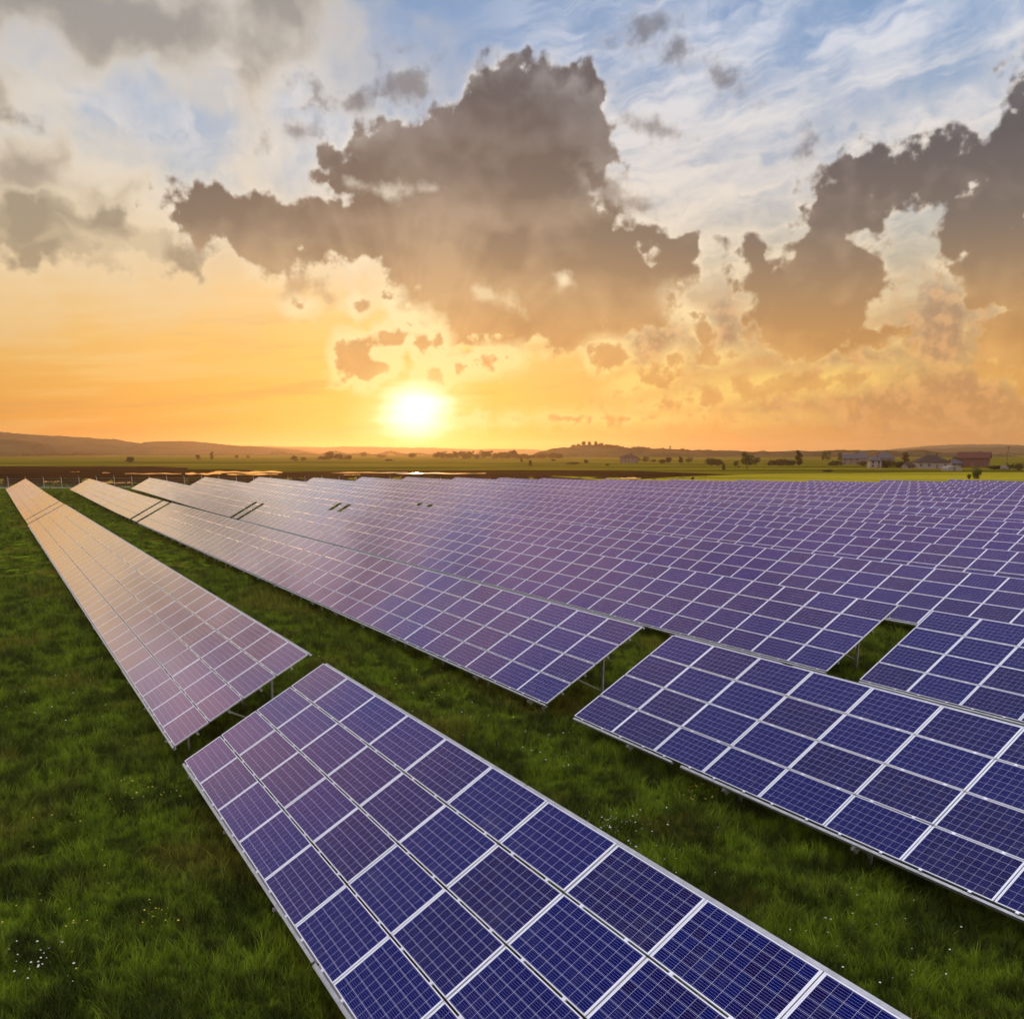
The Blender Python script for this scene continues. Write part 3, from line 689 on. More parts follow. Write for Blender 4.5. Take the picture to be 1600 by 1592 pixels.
# flowers
M_fl = simple('white_petals', (.75, .74, .6), .6); M_fy = simple('yellow_petals', (.62, .48, .06), .6)
mb = MB()
def flower(x, y, m, s):
    z = gz1(x, y) + gr.uniform(.08, .18)
    n = 5; mb.add([(x + math.cos(i * 1.2566) * s, y + math.sin(i * 1.2566) * s, z) for i in range(n)] + [(x, y, z + s * .8)], [(i, (i + 1) % n, n) for i in range(n)] + [tuple(range(n - 1, -1, -1))], m)
for (u, v, su, sv, n, m) in [(640/1, 0, 0, 0, 0, 0), (960, 1290, 60, 25, 55, 0), (1030, 1340, 60, 30, 22, 0), (1100, 1240, 40, 14, 40, 1), (210, 1240, 60, 22, 55, 1), (90, 1270, 60, 40, 20, 1), (60, 1510, 60, 30, 24, 0), (250, 1430, 30, 20, 16, 1), (1400, 1500, 120, 60, 18, 0), (650, 1080, 120, 30, 50, 1), (700, 1120, 80, 30, 16, 0), (130, 1120, 100, 60, 24, 0), (480, 1000, 90, 30, 30, 1), (860, 1180, 60, 40, 20, 0), (1300, 1420, 120, 60, 14, 0), (120, 1420, 120, 90, 26, 1)]:
    for _ in range(n):
        uu = gr.gauss(u, su * .6); vv = gr.gauss(v, sv * .6); d = ray(uu, vv)
        if d[2] > -.05: continue
        t = -7.8 / d[2]; x, y = d[0] * t, d[1] * t; flower(x, y, m, gr.uniform(.007, .018) * (1 + y / 40))
tag(link('wildflowers', mb.me('wildflowers', [M_fl, M_fy])), 'tiny white and yellow wildflowers dotted through the grass', 'flowers', kind='stuff')
# ------------------------------------------------------------------ fields, puddles, hills
def soil_mat():
    m, b = new_mat('ploughed_soil'); g = nd('ShaderNodeNewGeometry'); P = g.outputs['Position']
    n = noise(vm('MULTIPLY', P, (.02, .12, 0)), 1.0, 6, .65, dim='2D')
    c = mixc(mr(n.outputs['Fac'], .35, .62), (.014, .005, .002), (.042, .017, .006))
    n2 = noise(vm('MULTIPLY', P, (.006, .05, 0)), 1.0, 5, .6, dim='2D'); c = mixc(ma('MULTIPLY', mr(n2.outputs['Fac'], .55, .68), .5), c, (.03, .025, .004))
    L.new(c, b.inputs['Base Color']); b.inputs['Roughness'].default_value = .95; b.inputs['Specular IOR Level'].default_value = 0
    return m
M_soil = soil_mat()
def field_mat(name, c0, c1, c2):
    m, b = new_mat(name); g = nd('ShaderNodeNewGeometry'); P = g.outputs['Position']
    n = noise(vm('MULTIPLY', P, (.01, .06, 0)), 1.0, 6, .62, dim='2D'); n2 = noise(P, .5, 5, .6, dim='2D')
    c = mixc(mr(n.outputs['Fac'], .36, .62), c0, c1); c = mixc(ma('MULTIPLY', mr(n2.outputs['Fac'], .45, .7), .5), c, c2)
    L.new(c, b.inputs['Base Color']); b.inputs['Roughness'].default_value = .95; b.inputs['Specular IOR Level'].default_value = 0
    return m
M_crop = field_mat('young_crop', (.25, .215, .012), (.40, .31, .02), (.14, .14, .012))
M_green = field_mat('green_strip', (.055, .065, .003), (.12, .115, .006), (.04, .045, .003))
def band(name, near, far, mat, lift, n=90, jag=2.0):
    """a sheet on the ground between two lines of (u, Y) points"""
    nr = np.array(near, float); fr = np.array(far, float); rb = np.random.RandomState(len(name) * 7 + int(abs(near[0][1])))
    u = np.linspace(nr[0, 0], nr[-1, 0], n); y0 = np.interp(u, nr[:, 0], nr[:, 1]); y1 = np.interp(u, fr[:, 0], fr[:, 1])
    y0 = y0 + np.convolve(rb.randn(n + 8), np.ones(9) / 9, 'valid') * jag; y1 = y1 + np.convolve(rb.randn(n + 8), np.ones(9) / 9, 'valid') * jag * 2
    y1 = np.maximum(y1, y0 + .4); V = []; f = []; K = 7
    for i in range(n):
        for j in range(K):
            y = y0[i] + (y1[i] - y0[i]) * j / (K - 1); x = (u[i] - CX) / F * y / CP * .98; V.append((x, y, float(ground_z(x, y)) + lift))
    for i in range(n - 1):
        for j in range(K - 1): a = i * K + j; f.append((a, a + K, a + K + 1, a + 1))
    return tag(link(name, mesh(name, V, f, mat, smooth=True)), kind='structure')
band('ploughed_field', [(-500, 226), (300, 224), (700, 232), (1000, 250), (1150, 300)], [(-500, 520), (250, 500), (450, 360), (620, 385), (800, 400), (1000, 372), (1150, 306)], M_soil, .03, 160, 5)
band('crop_field', [(860, 290), (1000, 216), (1300, 205), (2300, 200)], [(860, 296), (1000, 262), (1200, 330), (1500, 352), (2300, 360)], M_crop, .05, 120, 3)
band('green_strip', [(-500, 585), (400, 610), (900, 640)], [(-500, 760), (400, 700), (900, 660)], M_green, .06, 120, 10)
band('green_strip', [(300, 410), (700, 425), (1300, 470)], [(300, 470), (700, 470), (1300, 490)], M_green, .07, 120, 6)
def water_mat():
    m, b = new_mat('still_water'); b.inputs['Base Color'].default_value = (.02, .02, .02, 1); b.inputs['Roughness'].default_value = .04; b.inputs['IOR'].default_value = 1.33
    gl = nd('ShaderNodeBsdfGlossy'); gl.inputs['Roughness'].default_value = .06; mx = nd('ShaderNodeMixShader'); mx.inputs[0].default_value = .25
    L.new(b.outputs[0], mx.inputs[1]); L.new(gl.outputs[0], mx.inputs[2]); L.new(mx.outputs[0], [x for x in N if x.type == 'OUTPUT_MATERIAL'][0].inputs[0])
    return m
M_water = water_mat()
prd = random.Random(21)
for (u0, u1, v0, v1) in [(520, 640, 737.8, 739.6), (620, 760, 738.6, 741.4), (296, 352, 738, 743), (340, 447, 735.6, 740.6), (360, 440, 740, 743), (203, 292, 739.2, 741.6), (168, 181, 738.2, 740), (163, 214, 753.4, 755.6), (77, 107, 751.6, 753.8), (-30, 9, 755.6, 759), (964, 998, 745.9, 748.6), (540, 566, 741.6, 742.6), (120, 135, 737, 738)]:
    n = 60; lo = []; hi = []; V = []; f = []; pz = -7.72
    for i in range(n + 1):
        t = i / n; e = math.sqrt(max(0, 1 - (2 * t - 1) ** 2)) ** .6
        w1 = (.5 + .35 * math.sin(t * 9 + u0) + .25 * math.sin(t * 23 + v0)) * e; w0 = (.5 + .3 * math.sin(t * 13 + u1)) * e
        u = u0 + (u1 - u0) * t; vm_ = (v0 + v1) / 2; hv = (v1 - v0) / 2
        for v in (vm_ - hv * max(.12 * e, w1), vm_ + hv * max(.12 * e, w0)):
            Y = 7.72 * 1403 / (v - 707.2); V.append(((u - CX) / F * Y / CP * .98, Y, 0))
    V = [(x, y, float(ground_z(x, y)) + .11) for x, y, _ in V]
    zc = float(np.mean([p[2] for p in V])); V = [(x, y, zc) for x, y, _ in V]
    f = [(2 * i, 2 * i + 1, 2 * i + 3, 2 * i + 2) for i in range(n)]
    tag(link('puddle', mesh('puddle', V, f, M_water)), kind='structure')
def hill_mat(name, c0, c1, sc_):
    m, b = new_mat(name); g = nd('ShaderNodeNewGeometry'); n = noise(g.outputs['Position'], sc_, 6, .65, dim='3D')
    c = mixc(mr(n.outputs['Fac'], .38, .6), c0, c1); L.new(c, b.inputs['Base Color']); b.inputs['Roughness'].default_value = .95; b.inputs['Specular IOR Level'].default_value = 0
    bump(b, n.outputs['Fac'], .8, 6); return m
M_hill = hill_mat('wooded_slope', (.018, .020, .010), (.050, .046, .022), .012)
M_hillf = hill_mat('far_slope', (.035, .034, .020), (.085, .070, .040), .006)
def hill(pts, Y, mat, rough, depth=.45, n=260):
    us = np.array([p[0] for p in pts], float); tv = np.array([p[1] for p in pts], float); rb = np.random.RandomState(int(Y))
    u = np.linspace(us[0], us[-1], n); v = np.interp(u, us, tv); x = (u - CX) / F * Y / CP; top = (707.3 - v) * Y / 1403
    nz = sum(np.interp(np.arange(n), np.arange(0, n + s, s), rb.randn(len(np.arange(0, n + s, s)))) * s ** .5 for s in (1, 2, 5, 12)) * rough
    top = top + nz; V = []; f = []; rows = [(-depth, 0), (-depth * .8, .10), (-depth * .55, .34), (-depth * .3, .68), (-depth * .12, .92), (0, 1.0), (depth * .3, .8), (depth, 0)]
    for i in range(n):
        for j, (d, h) in enumerate(rows):
            hh = -9 + (top[i] + 9) * h + (rb.randn() * rough * 2 if 0 < h < 1 else 0)
            yy = Y * (1 + d) * (1 + .03 * math.sin(i * .13 + j)); V.append((x[i] * (1 + d * .2), yy, hh))
    K = len(rows)
    for i in range(n - 1):
        for j in range(K - 1): a = i * K + j; f.append((a, a + K, a + K + 1, a + 1))
    return tag(link('hill', mesh('hill', V, f, mat, smooth=True)), kind='structure')
hill([(-260, 706), (-150, 690), (-40, 679), (0, 680.5), (45, 687), (85, 695), (110, 702), (135, 707.5)], 2100, M_hill, .35, .2)
hill([(-400, 690), (-120, 668), (0, 672.5), (30, 676), (60, 678.5), (110, 681), (150, 684), (200, 687), (240, 690), (262, 692), (275, 690), (310, 690.5), (350, 693), (400, 696), (432, 699), (460, 704), (480, 708)], 3000, M_hill, .5, .25)
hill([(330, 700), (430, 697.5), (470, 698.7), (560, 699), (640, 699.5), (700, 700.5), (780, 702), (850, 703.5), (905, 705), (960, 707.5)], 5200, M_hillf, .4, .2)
hill([(835, 707), (862, 703), (875, 701), (893, 697.5), (905, 695.5), (930, 694.5), (950, 696.2), (965, 699), (1000, 700.5), (1040, 702), (1080, 704), (1130, 704.6), (1250, 705), (1330, 704.5), (1420, 706), (1480, 708)], 1750, M_hill, .32, .15)
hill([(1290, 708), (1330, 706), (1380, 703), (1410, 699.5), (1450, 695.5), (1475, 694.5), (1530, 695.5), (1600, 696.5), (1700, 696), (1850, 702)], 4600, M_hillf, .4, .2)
hill([(1390, 708), (1410, 704), (1440, 700.5), (1480, 699), (1560, 699.5), (1650, 700), (1800, 703)], 3300, M_hill, .4, .2)
# ------------------------------------------------------------------ trees
tr_ = random.Random(31)
def crown_mesh(name, mat, lobes, n, leaf, seed):
    q = random.Random(seed); v = []; f = []
    for _ in range(n):
        cx, cy, cz, r, rz = q.choice(lobes); a = q.random() * 6.283; b = math.acos(q.uniform(-1, 1)); rr_ = r * (q.random() ** .45)
        x = cx + rr_ * math.sin(b) * math.cos(a); y = cy + rr_ * math.sin(b) * math.sin(a); z = cz + rr_ * math.cos(b) * rz / r
        s = leaf * q.uniform(.6, 1.5); nrm = Vector((q.gauss(0, 1), q.gauss(0, 1), q.gauss(0, 1))).normalized(); t = nrm.orthogonal().normalized() * s; w = nrm.cross(t).normalized() * s * .7
        c = Vector((x, y, z)); k = len(v); v += [c - t, c - w, c + t, c + w]; f.append((k, k + 1, k + 2, k + 3))
    return mesh(name, v, f, mat)
def trunk_mesh(name, h, r, seed):
    q = random.Random(seed); mb = MB(); mb.tube((0, 0, -.02), (q.uniform(-.02, .02), 0, h * .5), r, r * .7); mb.tube((0, 0, h * .5), (0, 0, h), r * .7, r * .25)
    for i in range(5):
        a = q.random() * 6.283; z = h * q.uniform(.35, .85); l = q.uniform(.15, .3); mb.tube((0, 0, z), (math.cos(a) * l, math.sin(a) * l, z + l * .8), r * .4, r * .12, 5)
    return mb.me(name, [M_bark])
def lob(kind, q):
    if kind == 'round': return [(q.uniform(-.16, .16), q.uniform(-.16, .16), q.uniform(.22, .76), q.uniform(.2, .3), q.uniform(.18, .25)) for _ in range(12)]
    if kind == 'tall': return [(q.uniform(-.10, .10), q.uniform(-.10, .10), .14 + .78 * i / 9, .18 - .010 * i, .13) for i in range(10)]
    if kind == 'bush': return [(q.uniform(-.32, .32), q.uniform(-.3, .3), q.uniform(.16, .58), q.uniform(.2, .34), q.uniform(.22, .36)) for _ in range(11)]
    return [(q.uniform(-.28, .28), q.uniform(-.28, .28), q.uniform(.26, .84), q.uniform(.12, .22), q.uniform(.10, .17)) for _ in range(16)]
VAR = {}
for kd in ('round', 'tall', 'bush', 'loose'):
    for s in range(3):
        q = random.Random(s * 13 + len(kd)); lb = lob(kd, q)
        for dk in (0, 1): VAR[kd, s, dk] = crown_mesh('crown', M_leafd if dk else M_leaf, lb, 1500 if kd == 'loose' else 1300, .034 if kd == 'loose' else .042, s * 7 + dk)
        VAR[kd, s, 't'] = trunk_mesh('trunk', .72 if kd != 'bush' else .35, .022 if kd != 'bush' else .03, s)
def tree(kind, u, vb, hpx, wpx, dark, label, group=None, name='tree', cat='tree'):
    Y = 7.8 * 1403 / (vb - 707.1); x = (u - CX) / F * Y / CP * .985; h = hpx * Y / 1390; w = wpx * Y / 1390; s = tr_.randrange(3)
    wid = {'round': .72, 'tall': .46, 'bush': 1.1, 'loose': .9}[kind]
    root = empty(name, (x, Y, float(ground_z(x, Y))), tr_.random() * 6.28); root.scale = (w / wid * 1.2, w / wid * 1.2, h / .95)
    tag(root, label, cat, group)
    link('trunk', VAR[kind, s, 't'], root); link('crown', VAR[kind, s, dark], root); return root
T = [
 ('round', 216, 723.5, 10, 10, 1, 'lone dark round tree on the green strip above the leftmost solar rows'),
 ('loose', 320, 719.5, 9, 8, 1, 'small dark tree left of the thin sapling below the long left hill'),
 ('tall', 341, 718, 11, 5, 1, 'thin sapling right of the small dark tree below the long left hill'),
 ('round', 379, 716.5, 6, 5, 1, 'tiny tree at the foot of the right end of the left hill'),
 ('bush', 57, 713, 5, 14, 1, 'low dark thicket at the foot of the leftmost slope'),
 ('round', 396, 716.5, 5, 4, 1, 'tiny round tree below the right tip of the left hill'),
 ('round', 468, 721, 9, 10, 1, 'dark round tree left of the hazy tree clump left of the sun'),
 ('loose', 480, 721, 7, 9, 1, 'smaller ragged tree beside the dark round tree left of the sun'),
 ('bush', 510, 718.5, 7, 14, 1, 'low left end of the hazy tree clump left of the sun'),
 ('round', 520, 719, 14, 14, 1, 'tallest tree of the hazy clump left of the sun'),
 ('round', 534, 719, 11, 16, 1, 'broad middle tree of the hazy clump left of the sun'),
 ('bush', 548, 718.5, 9, 13, 1, 'right end tree of the hazy clump left of the sun'),
 ('round', 572, 714, 8, 9, 1, 'faint hazy tree just right of the clump left of the sun'),
 ('bush', 600, 715, 6, 16, 1, 'low hazy bushes between the left clump and the sun'),
 ('round', 647, 715.5, 8, 12, 1, 'round hazy tree straight below the setting sun'),
 ('bush', 612, 720.5, 4, 14, 1, 'small low shrub left of the tree below the sun'),
 ('tall', 813, 722.5, 7, 4, 1, 'tiny dark shrub above the solar rows right of the sun'),
 ('tall', 826.5, 728, 8, 5, 1, 'small upright dark shrub right of the sun on the brown field edge'),
 ('bush', 862, 720.5, 4, 8, 1, 'tiny hazy bush left of the lone hip roofed house'),
 ('bush', 892, 726, 4.5, 20, 1, 'low flat thicket left of the lone hip roofed house'),
 ('round', 912, 724.5, 6.5, 6, 1, 'small round bush nearest the left side of the lone hip roofed house'),
 ('bush', 944.5, 728, 4, 5, 1, 'tiny bush below and left of the lone hip roofed house'),
 ('round', 992.5, 721, 6, 5, 0, 'small tree touching the right wall of the lone hip roofed house'),
 ('round', 1003, 722, 9, 10, 0, 'round green tree right of the lone hip roofed house'),
 ('round', 1014, 722.5, 5.5, 7, 0, 'small low tree second to the right of the hip roofed house'),
 ('bush', 1027, 724, 7, 11, 1, 'dark bushy tree left half of the pair right of the hip roofed house'),
 ('round', 1037, 724, 10, 9, 1, 'taller dark tree right half of the pair right of the hip roofed house'),
 ('tall', 1056, 723.5, 9, 7, 1, 'isolated dark conical tree between the dark pair and the pale tree'),
 ('loose', 1068.5, 724, 9, 13, 0, 'pale thin crowned tree right of the isolated conical tree'),
 ('bush', 1103, 727, 13, 18, 1, 'left half of the dense dark thicket left of the tall light tree'),
 ('bush', 1112, 727, 11, 16, 1, 'right half of the dense dark thicket left of the tall light tree'),
 ('tall', 1122, 734.5, 10, 5, 1, 'small dark shrub standing in the grass before the dense dark thicket'),
 ('loose', 1141, 733.5, 14, 9, 0, 'small slender tree just left of the tall light green tree'),
 ('loose', 1158, 733.5, 28, 22, 0, 'tall light green tree with airy crown right of the field centre'),
 ('round', 1171, 727, 13, 12, 0, 'medium tree touching the right side of the tall light green tree'),
 ('bush', 1195.5, 727.5, 10, 13, 1, 'low dark round bush between the tall light tree and the long hedge'),
 ('bush', 1210, 727.5, 12, 22, 1, 'left part of the long dark hedge before the first village roofs'),
 ('bush', 1226, 727.5, 11, 18, 1, 'middle part of the long dark hedge before the first village roofs'),
 ('tall', 1236.5, 727, 21, 10, 1, 'tall pointed tree at the right end of the long dark hedge'),
 ('loose', 1278, 721.5, 17, 13, 0, 'hazy tree standing alone left of the blue grey roofs'),
 ('loose', 1301, 724, 17, 12, 0, 'orange lit thin tree touching the left of the blue grey roofs'),
 ('bush', 1292, 727.5, 9, 20, 1, 'dark bushes at the foot of the thin tree by the blue grey roofs'),
 ('bush', 1283, 737.5, 5, 18, 0, 'low brown mound of weeds in the yellow field below the blue roofs'),
 ('bush', 1335, 728, 9, 16, 1, 'dark bush in front of the blue grey roofed house'),
 ('bush', 1372, 731, 15, 24, 1, 'left half of the big dark shrub hiding the white house'),
 ('bush', 1390, 731, 13, 20, 1, 'right half of the big dark shrub beside the white house'),
 ('tall', 1398.5, 722, 14, 10, 1, 'pointed dark tree behind the big shrub by the white house'),
 ('round', 1438.5, 731.5, 13, 16, 1, 'round dark bush before the broad dark roofed house'),
 ('round', 1475, 722, 9, 12, 0, 'hazy tree between the dark roofed house and the brick house'),
 ('bush', 1510, 749, 22, 13, 0, 'upright olive shrub standing in the yellow field close behind the modules'),
 ('bush', 1498.5, 749, 10, 6, 0, 'small sprig left of the upright olive shrub in the yellow field'),
 ('bush', 1538, 733.5, 7, 24, 1, 'low hedge right of the brick house'),
 ('loose', 1560, 735, 11, 9, 0, 'thin green shrub left of the rounder shrub near the right edge'),
 ('bush', 1572, 735, 13, 14, 0, 'rounder green shrub near the right edge of the village'),
 ('bush', 1595, 733, 6, 26, 1, 'low dark hedge running off the right edge'),
 ('tall', 1076, 749.5, 4, 5, 1, 'tiny dark weed poking up right behind the last solar row'),
]
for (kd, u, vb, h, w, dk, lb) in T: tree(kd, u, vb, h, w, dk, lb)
u = 684; bi = 0
ORDX = ORD + ['twentieth', 'twenty-first', 'twenty-second', 'twenty-third', 'twenty-fourth', 'twenty-fifth', 'twenty-sixth', 'twenty-seventh', 'twenty-eighth', 'twenty-ninth', 'thirtieth']
while u < 872:
    h = tr_.uniform(8.5, 14) if u < 800 else tr_.uniform(6, 10); tree(tr_.choice(['round', 'bush', 'round', 'loose']), u, 716.8 + tr_.uniform(-.4, .4), h, tr_.uniform(10, 15), 1, '%s tree from the left in the dark tree belt right of the sun' % ORDX[bi], 'tree belt right of the sun')
    u += tr_.uniform(6, 11); bi += 1
for ci_, (u, v) in enumerate([(896, 1), (904, 1), (912, 4), (921, 3), (931, 3), (939, 2), (948, 1), (972, .6), (990, .8), (1013, .6), (1035, .5), (1066, 1.2)]):
    Y = 1735; vv = float(np.interp(u, [893, 905, 930, 950, 965, 1000, 1040, 1080], [697.5, 695.5, 694.5, 696.2, 699, 700.5, 702, 704])); p = at(u, vv, Y)
    r = empty('tree', (p.x, p.y, p.z - 3)); hh = (3 + v * 1.2) * 1.1 + 3; r.scale = (hh * 1.1, hh * 1.1, hh); tag(r, '%s tree from the left on the crest of the wooded hill' % ORD[ci_], 'tree', 'trees on the wooded hill crest')
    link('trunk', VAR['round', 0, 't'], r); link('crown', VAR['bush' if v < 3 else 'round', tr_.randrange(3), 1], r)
# woodland strips that read as one mass
def wood(label, u0, u1, vb, hpx, n):
    q = random.Random(int(u0)); V = []; f = []; Y0 = 7.8 * 1403 / (vb - 707.1)
    for _ in range(n):
        u = q.uniform(u0, u1); Y = Y0 * q.uniform(.96, 1.06); x = (u - CX) / F * Y / CP * .985; hm = hpx * Y / 1390 * (.55 + .45 * math.sin(u * .11) * math.sin(u * .037 + 1)) ; hm = max(.2 * hpx * Y / 1390, hm)
        z = -7.8 + q.random() ** .7 * hm; s = .10 * hpx * Y / 1390 * q.uniform(.7, 1.6); c = Vector((x, Y, z)); nr = Vector((q.gauss(0, 1), q.gauss(0, 1), q.gauss(0, .6))).normalized(); t = nr.orthogonal().normalized() * s; w = nr.cross(t) * .8; k = len(V)
        V += [c - t, c - w, c + t, c + w]; f.append((k, k + 1, k + 2, k + 3))
    tag(link('woodland', mesh('woodland', V, f, M_leafd)), label, 'woodland', kind='stuff')
wood('faint line of far woodland at the foot of the left hill', -60, 460, 712.2, 4, 5000)
wood('faint line of far woodland below the low sun', 430, 700, 711.8, 7, 4000)
wood('hazy woodland line behind the village at right', 850, 1640, 712.0, 5.5, 7000)
# ------------------------------------------------------------------ houses
M_wall = {c: simple('wall_' + c, v, .85, 0, .08, .8) for c, v in dict(white=(.23, .20, .17), grey=(.13, .105, .09), brick=(.13, .045, .03), cream=(.16, .125, .09)).items()}
M_roof = {c: simple('roof_' + c, v, .9, 0, .15, 1.5, .1) for c, v in dict(dark=(.045, .03, .026), blue=(.075, .072, .08), brown=(.10, .035, .025), white=(.7, .7, .7)).items()}
M_glass = simple('window_glass', (.03, .035, .04), .08, 0, .1, 1); M_door = simple('painted_door', (.12, .08, .05), .6)
def house(u, vb, wpx, hpx, depth, rz, wall, roof, kind, label, storeys=2, wins=4, door=True, chim=True):
    Y = 7.8 * 1403 / (vb - 707.1); x = (u - CX) / F * Y / CP * .985; W = wpx * Y / 1390; Ht = hpx * Y / 1390; hw = Ht * (.62 if storeys == 2 else .46)
    r = empty('house', (x, Y, float(ground_z(x, Y))), R(rz)); tag(r, label, 'house')
    D = depth; mb = MB(); mb.box(-W / 2, W / 2, -D / 2, D / 2, -.3, hw)
    if kind == 'gable': mb.add([(-W / 2, -D / 2, hw), (-W / 2, D / 2, hw), (-W / 2, 0, Ht - .12), (W / 2, -D / 2, hw), (W / 2, D / 2, hw), (W / 2, 0, Ht - .12)], [(0, 1, 2), (5, 4, 3), (0, 2, 5, 3), (1, 4, 5, 2)])
    link('wall', mb.me('wall', [M_wall[wall]]), r)
    mb = MB(); o = .5; t = .22
    if kind == 'gable':
        for s in (-1, 1):
            p = [(-W / 2 - o, s * (D / 2 + o), hw - .3), (W / 2 + o, s * (D / 2 + o), hw - .3), (W / 2 + o, 0, Ht), (-W / 2 - o, 0, Ht)]
            q = [(a, b, c + t) for a, b, c in p]; mb.add(p + q, [(3, 2, 1, 0), (4, 5, 6, 7), (0, 1, 5, 4), (1, 2, 6, 5), (3, 0, 4, 7)])
    else:
        i = min(W / 2 * .75, D / 2) if kind == 'hip' else W / 2 * .35
        a = [(-W / 2 - o, -D / 2 - o, hw - .1), (W / 2 + o, -D / 2 - o, hw - .1), (W / 2 + o, D / 2 + o, hw - .1), (-W / 2 - o, D / 2 + o, hw - .1)]
        b = [(-W / 2 + i, 0, Ht), (W / 2 - i, 0, Ht)]; c = [(p[0], p[1], p[2] + t) for p in a]
        mb.add(a + c + b, [(0, 1, 5, 4), (1, 2, 6, 5), (2, 3, 7, 6), (3, 0, 4, 7), (3, 2, 1, 0), (4, 5, 9, 8), (5, 6, 9), (6, 7, 8, 9), (7, 4, 8)])
    ro = link('roof', mb.me('roof', [M_roof[roof]]), r)
    if chim: mb = MB(); mb.box(-.35, .35, -.3, .3, 0, 1.7); link('chimney', mb.me('chimney', [M_wall['brick']]), ro, Matrix.Translation((W * .18, .3, Ht - .9)))
    fh = hw / storeys; fm = MB(); fm.box(-.55, .55, -.03, .03, -.7, .7); fme = fm.me('window', [M_wall['white']]); gm = MB(); gm.box(-.45, .45, -.045, .045, -.6, .6); gme = gm.me('pane', [M_glass])
    for st in range(storeys):
        for i in range(wins):
            if door and st == 0 and i == wins // 2: continue
            w = link('window', fme, r, Matrix.Translation((-W / 2 + W * (i + .5) / wins, -D / 2 - .01, fh * (st + .55)))); link('pane', gme, w)
        for i in range(2):
            w = link('window', fme, r, Matrix.Translation((W / 2 + .01, -D / 2 + D * (i + .5) / 2, fh * (st + .55))) @ Matrix.Rotation(math.pi / 2, 4, 'Z')); link('pane', gme, w)
    if door: mb = MB(); mb.box(-.5, .5, -.05, .05, 0, 2.1); link('door', mb.me('door', [M_door]), r, Matrix.Translation((-W / 2 + W * (wins // 2 + .5) / wins, -D / 2 - .03, 0)))
    return r
house(977, 723.5, 24, 14, 9, 8, 'grey', 'dark', 'hip', 'lone two storey house with a dark hip roof below the wooded hill', 2, 4)
house(1316, 726, 26, 16, 9, -22, 'cream', 'blue', 'gable', 'house with a blue grey roof, leftmost of the village', 2, 3)
house(1330, 723, 18, 16, 8, 30, 'cream', 'blue', 'gable', 'smaller blue grey roof rising behind the leftmost village house', 1, 3, door=False)
house(1352, 731, 17, 18, 7, -12, 'white', 'blue', 'hip', 'tall narrow white house left of the big dark shrub', 2, 2)
house(1366, 724, 26, 17, 9, -10, 'cream', 'blue', 'hip', 'blue roofed house half hidden behind the big dark shrub', 1, 3, door=False)
house(1403, 732, 10, 9, 5, 10, 'white', 'dark', 'gable', 'small pale outbuilding right of the big dark shrub', 1, 2, chim=False)
house(1437, 732, 46, 21, 13, -14, 'white', 'dark', 'hip', 'broad house with a big dark roof left of the brick house', 1, 4)
house(1503, 729, 44, 22, 12, -34, 'brick', 'brown', 'gable', 'large red brick house with a brown gable roof near the right edge', 2, 3)
house(1475, 729, 13, 11, 6, -10, 'cream', 'blue', 'gable', 'low annex with a blue roof against the left of the brick house', 1, 2, chim=False)
def tunnel():
    Y = 7.8 * 1403 / (735.5 - 707.1); x = (1470.5 - CX) / F * Y / CP * .985; W = 23 * Y / 1390; H = 7.5 * Y / 1390
    r = empty('greenhouse', (x, Y, float(ground_z(x, Y)))); tag(r, 'small white greenhouse with a rounded roof before the blue roofed annex', 'greenhouse')
    mb = MB(); n = 10; A = [(-W / 2 + W * (1 - math.cos(math.pi * i / n)) / 2, H * math.sin(math.pi * i / n) ** .55) for i in range(n + 1)]
    vs = [(a, y, b) for y in (-2.5, 2.5) for a, b in A]; mb.add(vs, [(i, i + 1, n + 2 + i, n + 1 + i) for i in range(n)] + [tuple(range(n, -1, -1)), tuple(range(n + 1, 2 * n + 2))]); link('cover', mb.me('cover', [M_wall['white']]), r)
    mb = MB(); mb.box(-.5, .5, -2.56, -2.51, 0, H * .8); link('door', mb.me('door', [M_door]), r)
    for y in (-2.5, 0, 2.5):
        mb = MB()
        for i in range(n): mb.bar((A[i][0], y, A[i][1] + .03), (A[i + 1][0], y, A[i + 1][1] + .03), .06, .06)
        link('hoop', mb.me('hoop', [M_steel]), r)
tunnel()
def van(u, vb):
    Y = 7.8 * 1403 / (vb - 707.1); x = (u - CX) / F * Y / CP * .985; r = empty('parked_van', (x, Y, float(ground_z(x, Y))), R(6)); tag(r, 'small white van parked by the hedge right of the brick house', 'van')
    mb = MB(); pr = [(-2, .35), (-2, 1.7), (-1.9, 1.85), (.9, 1.85), (1.4, 1.15), (2.1, 1.0), (2.2, .35)]; n = len(pr)
    mb.add([(a, y, b) for y in (-.85, .85) for a, b in pr], [tuple(range(n)), tuple(range(2 * n - 1, n - 1, -1))] + [(i, n + i, n + (i + 1) % n, (i + 1) % n) for i in range(n)]); link('body', mb.me('body', [M_wall['white']]), r)
    mb = MB(); mb.box(.1, 1.0, -.87, .87, 1.15, 1.65); link('window', mb.me('window', [M_glass]), r)
    for a in (-1.3, 1.3):
        for s in (-1, 1): mb = MB(); mb.tube((0, -.1 * s, 0), (0, .1 * s, 0), .34, .34, 14); link('wheel', mb.me('wheel', [M_roof['dark']]), r, Matrix.Translation((a, .8 * s, .34)))
van(1553, 734)
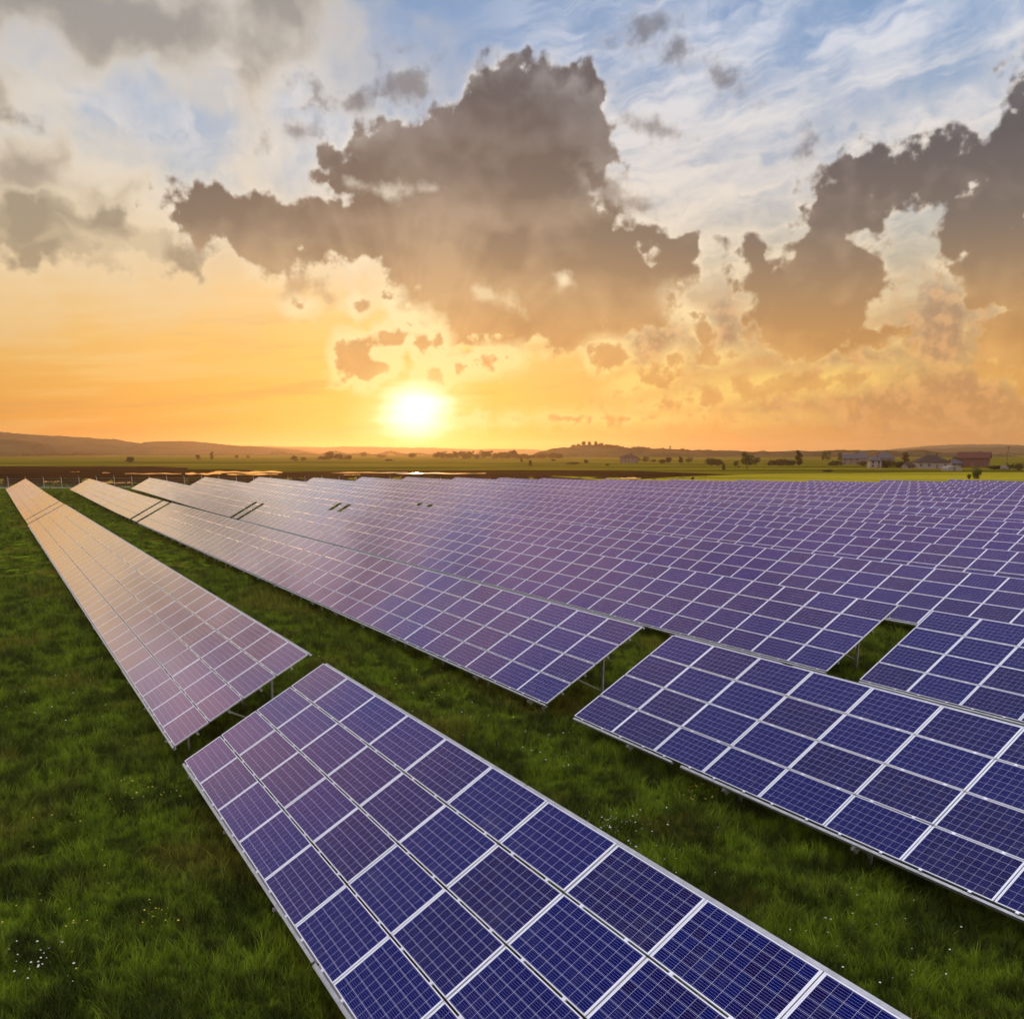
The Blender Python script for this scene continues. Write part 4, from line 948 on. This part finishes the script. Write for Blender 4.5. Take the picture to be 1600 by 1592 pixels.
def pole(name, u, vt, vb, w, label, arms, cat):
    Y = 7.8 * 1403 / (vb - 707.1); x = (u - CX) / F * Y / CP * .985; h = (vb - vt) * Y / 1390; r = empty(name, (x, Y, float(ground_z(x, Y)))); tag(r, label, cat)
    mb = MB(); mb.tube((0, 0, -.3), (0, 0, h), w, w * .6, 8); link('pole', mb.me('pole', [M_bark]), r)
    for z in arms:
        mb = MB(); mb.bar((-.9, 0, h * z), (.9, 0, h * z), .1, .12); link('crossarm', mb.me('crossarm', [M_bark]), r)
        for a in (-.8, 0, .8): mb = MB(); mb.tube((a, 0, h * z + .06), (a, 0, h * z + .28), .06, .04, 6); link('insulator', mb.me('insulator', [M_glass]), r)
pole('utility_pole', 1554, 697, 728, .16, 'tall thin utility pole right of the brick house', (.95, .88), 'pole')
pole('utility_pole', 1358, 706, 728, .12, 'short utility pole by the tall narrow white house', (.94,), 'pole')
pole('utility_pole', 1185, 722, 734, .08, 'small post in the grass right of the tall light green tree', (), 'post')
p = at(1047, 703.2, 1742); r = empty('tower', (p.x, p.y, p.z - 1)); tag(r, 'tiny lookout tower standing on the crest of the wooded hill', 'tower')
mb = MB()
for a, b in ((-1, -1), (1, -1), (1, 1), (-1, 1)): mb.bar((a * 1.6, b * 1.6, 0), (a * .8, b * .8, 8), .4, .4)
link('frame', mb.me('frame', [M_bark]), r); mb = MB(); mb.box(-1.3, 1.3, -1.3, 1.3, 6, 7.6); mb.add([(-1.8, -1.8, 7.6), (1.8, -1.8, 7.6), (1.8, 1.8, 7.6), (-1.8, 1.8, 7.6), (0, 0, 9.6)], [(0, 1, 4), (1, 2, 4), (2, 3, 4), (3, 0, 4), (3, 2, 1, 0)]); link('cabin', mb.me('cabin', [M_bark]), r)
# ------------------------------------------------------------------ perimeter fence
r = empty('wire_fence', (-120, 190, gz1(-120, 190))); tag(r, 'low wire mesh fence with pale posts between the solar rows and the dark soil', 'fence')
mb = MB(); mb.box(-.05, .05, -.05, .05, -.2, 2.25); mb.bar((0, 0, 2.2), (0, -.3, 2.5), .06, .06); mpost = mb.me('post', [M_steel]); prev = None; wires = MB()
b0 = Vector((-120, 190, gz1(-120, 190)))
for i in range(34):
    x = -117.2 + i * 3.77; y = 190 + i * .25; z = gz1(x, y); l = Vector((x, y, z)) - b0; link('post', mpost, r, Matrix.Translation(l))
    if prev is not None:
        for h in (.06, .5, 1.0, 1.5, 2.0): wires.bar(prev + Vector((0, 0, h)), l + Vector((0, 0, h)), .02, .02)
        wires.bar(prev + Vector((0, 0, .12)), l + Vector((0, 0, .12)), .05, .16)
    prev = l
tag(link('wire_mesh', wires.me('wire_mesh', [M_steel]), r), kind='stuff')
# rough herbage along the fence
q = random.Random(77); V = []; f = []
for _ in range(9000):
    x = q.uniform(-125, 60); y = q.uniform(192, 222); hh = .25 + 1.1 * max(0, math.sin(x * .23) * math.sin(x * .07 + y * .1)) ; z = gz1(x, y) + q.random() * hh; s = q.uniform(.12, .3)
    c = Vector((x, y, z)); nr = Vector((q.gauss(0, 1), q.gauss(0, 1), q.gauss(0, 1))).normalized(); t = nr.orthogonal().normalized() * s; w = nr.cross(t) * .6; k = len(V); V += [c - t, c - w, c + t, c + w]; f.append((k, k + 1, k + 2, k + 3))
tag(link('rough_herbage', mesh('rough_herbage', V, f, M_leafd)), 'rough dark weeds and brush growing along the wire fence', 'weeds', kind='stuff')
# ------------------------------------------------------------------ haze
mb = MB(); mb.box(-8500, 8500, -200, 8500, -11, 88)
hz = bpy.data.materials.new('air_haze'); hz.use_nodes = True; nt = hz.node_tree; N = nt.nodes; L = nt.links; N.clear()
out = nd('ShaderNodeOutputMaterial'); pv = nd('ShaderNodeVolumePrincipled'); L.new(pv.outputs[0], out.inputs['Volume'])
pv.inputs['Color'].default_value = (1.0, .74, .46, 1); pv.inputs['Density'].default_value = HAZE; pv.inputs['Anisotropy'].default_value = .7
tag(link('haze', mb.me('haze', [hz])), 'pale evening haze over the fields', 'haze', kind='stuff')
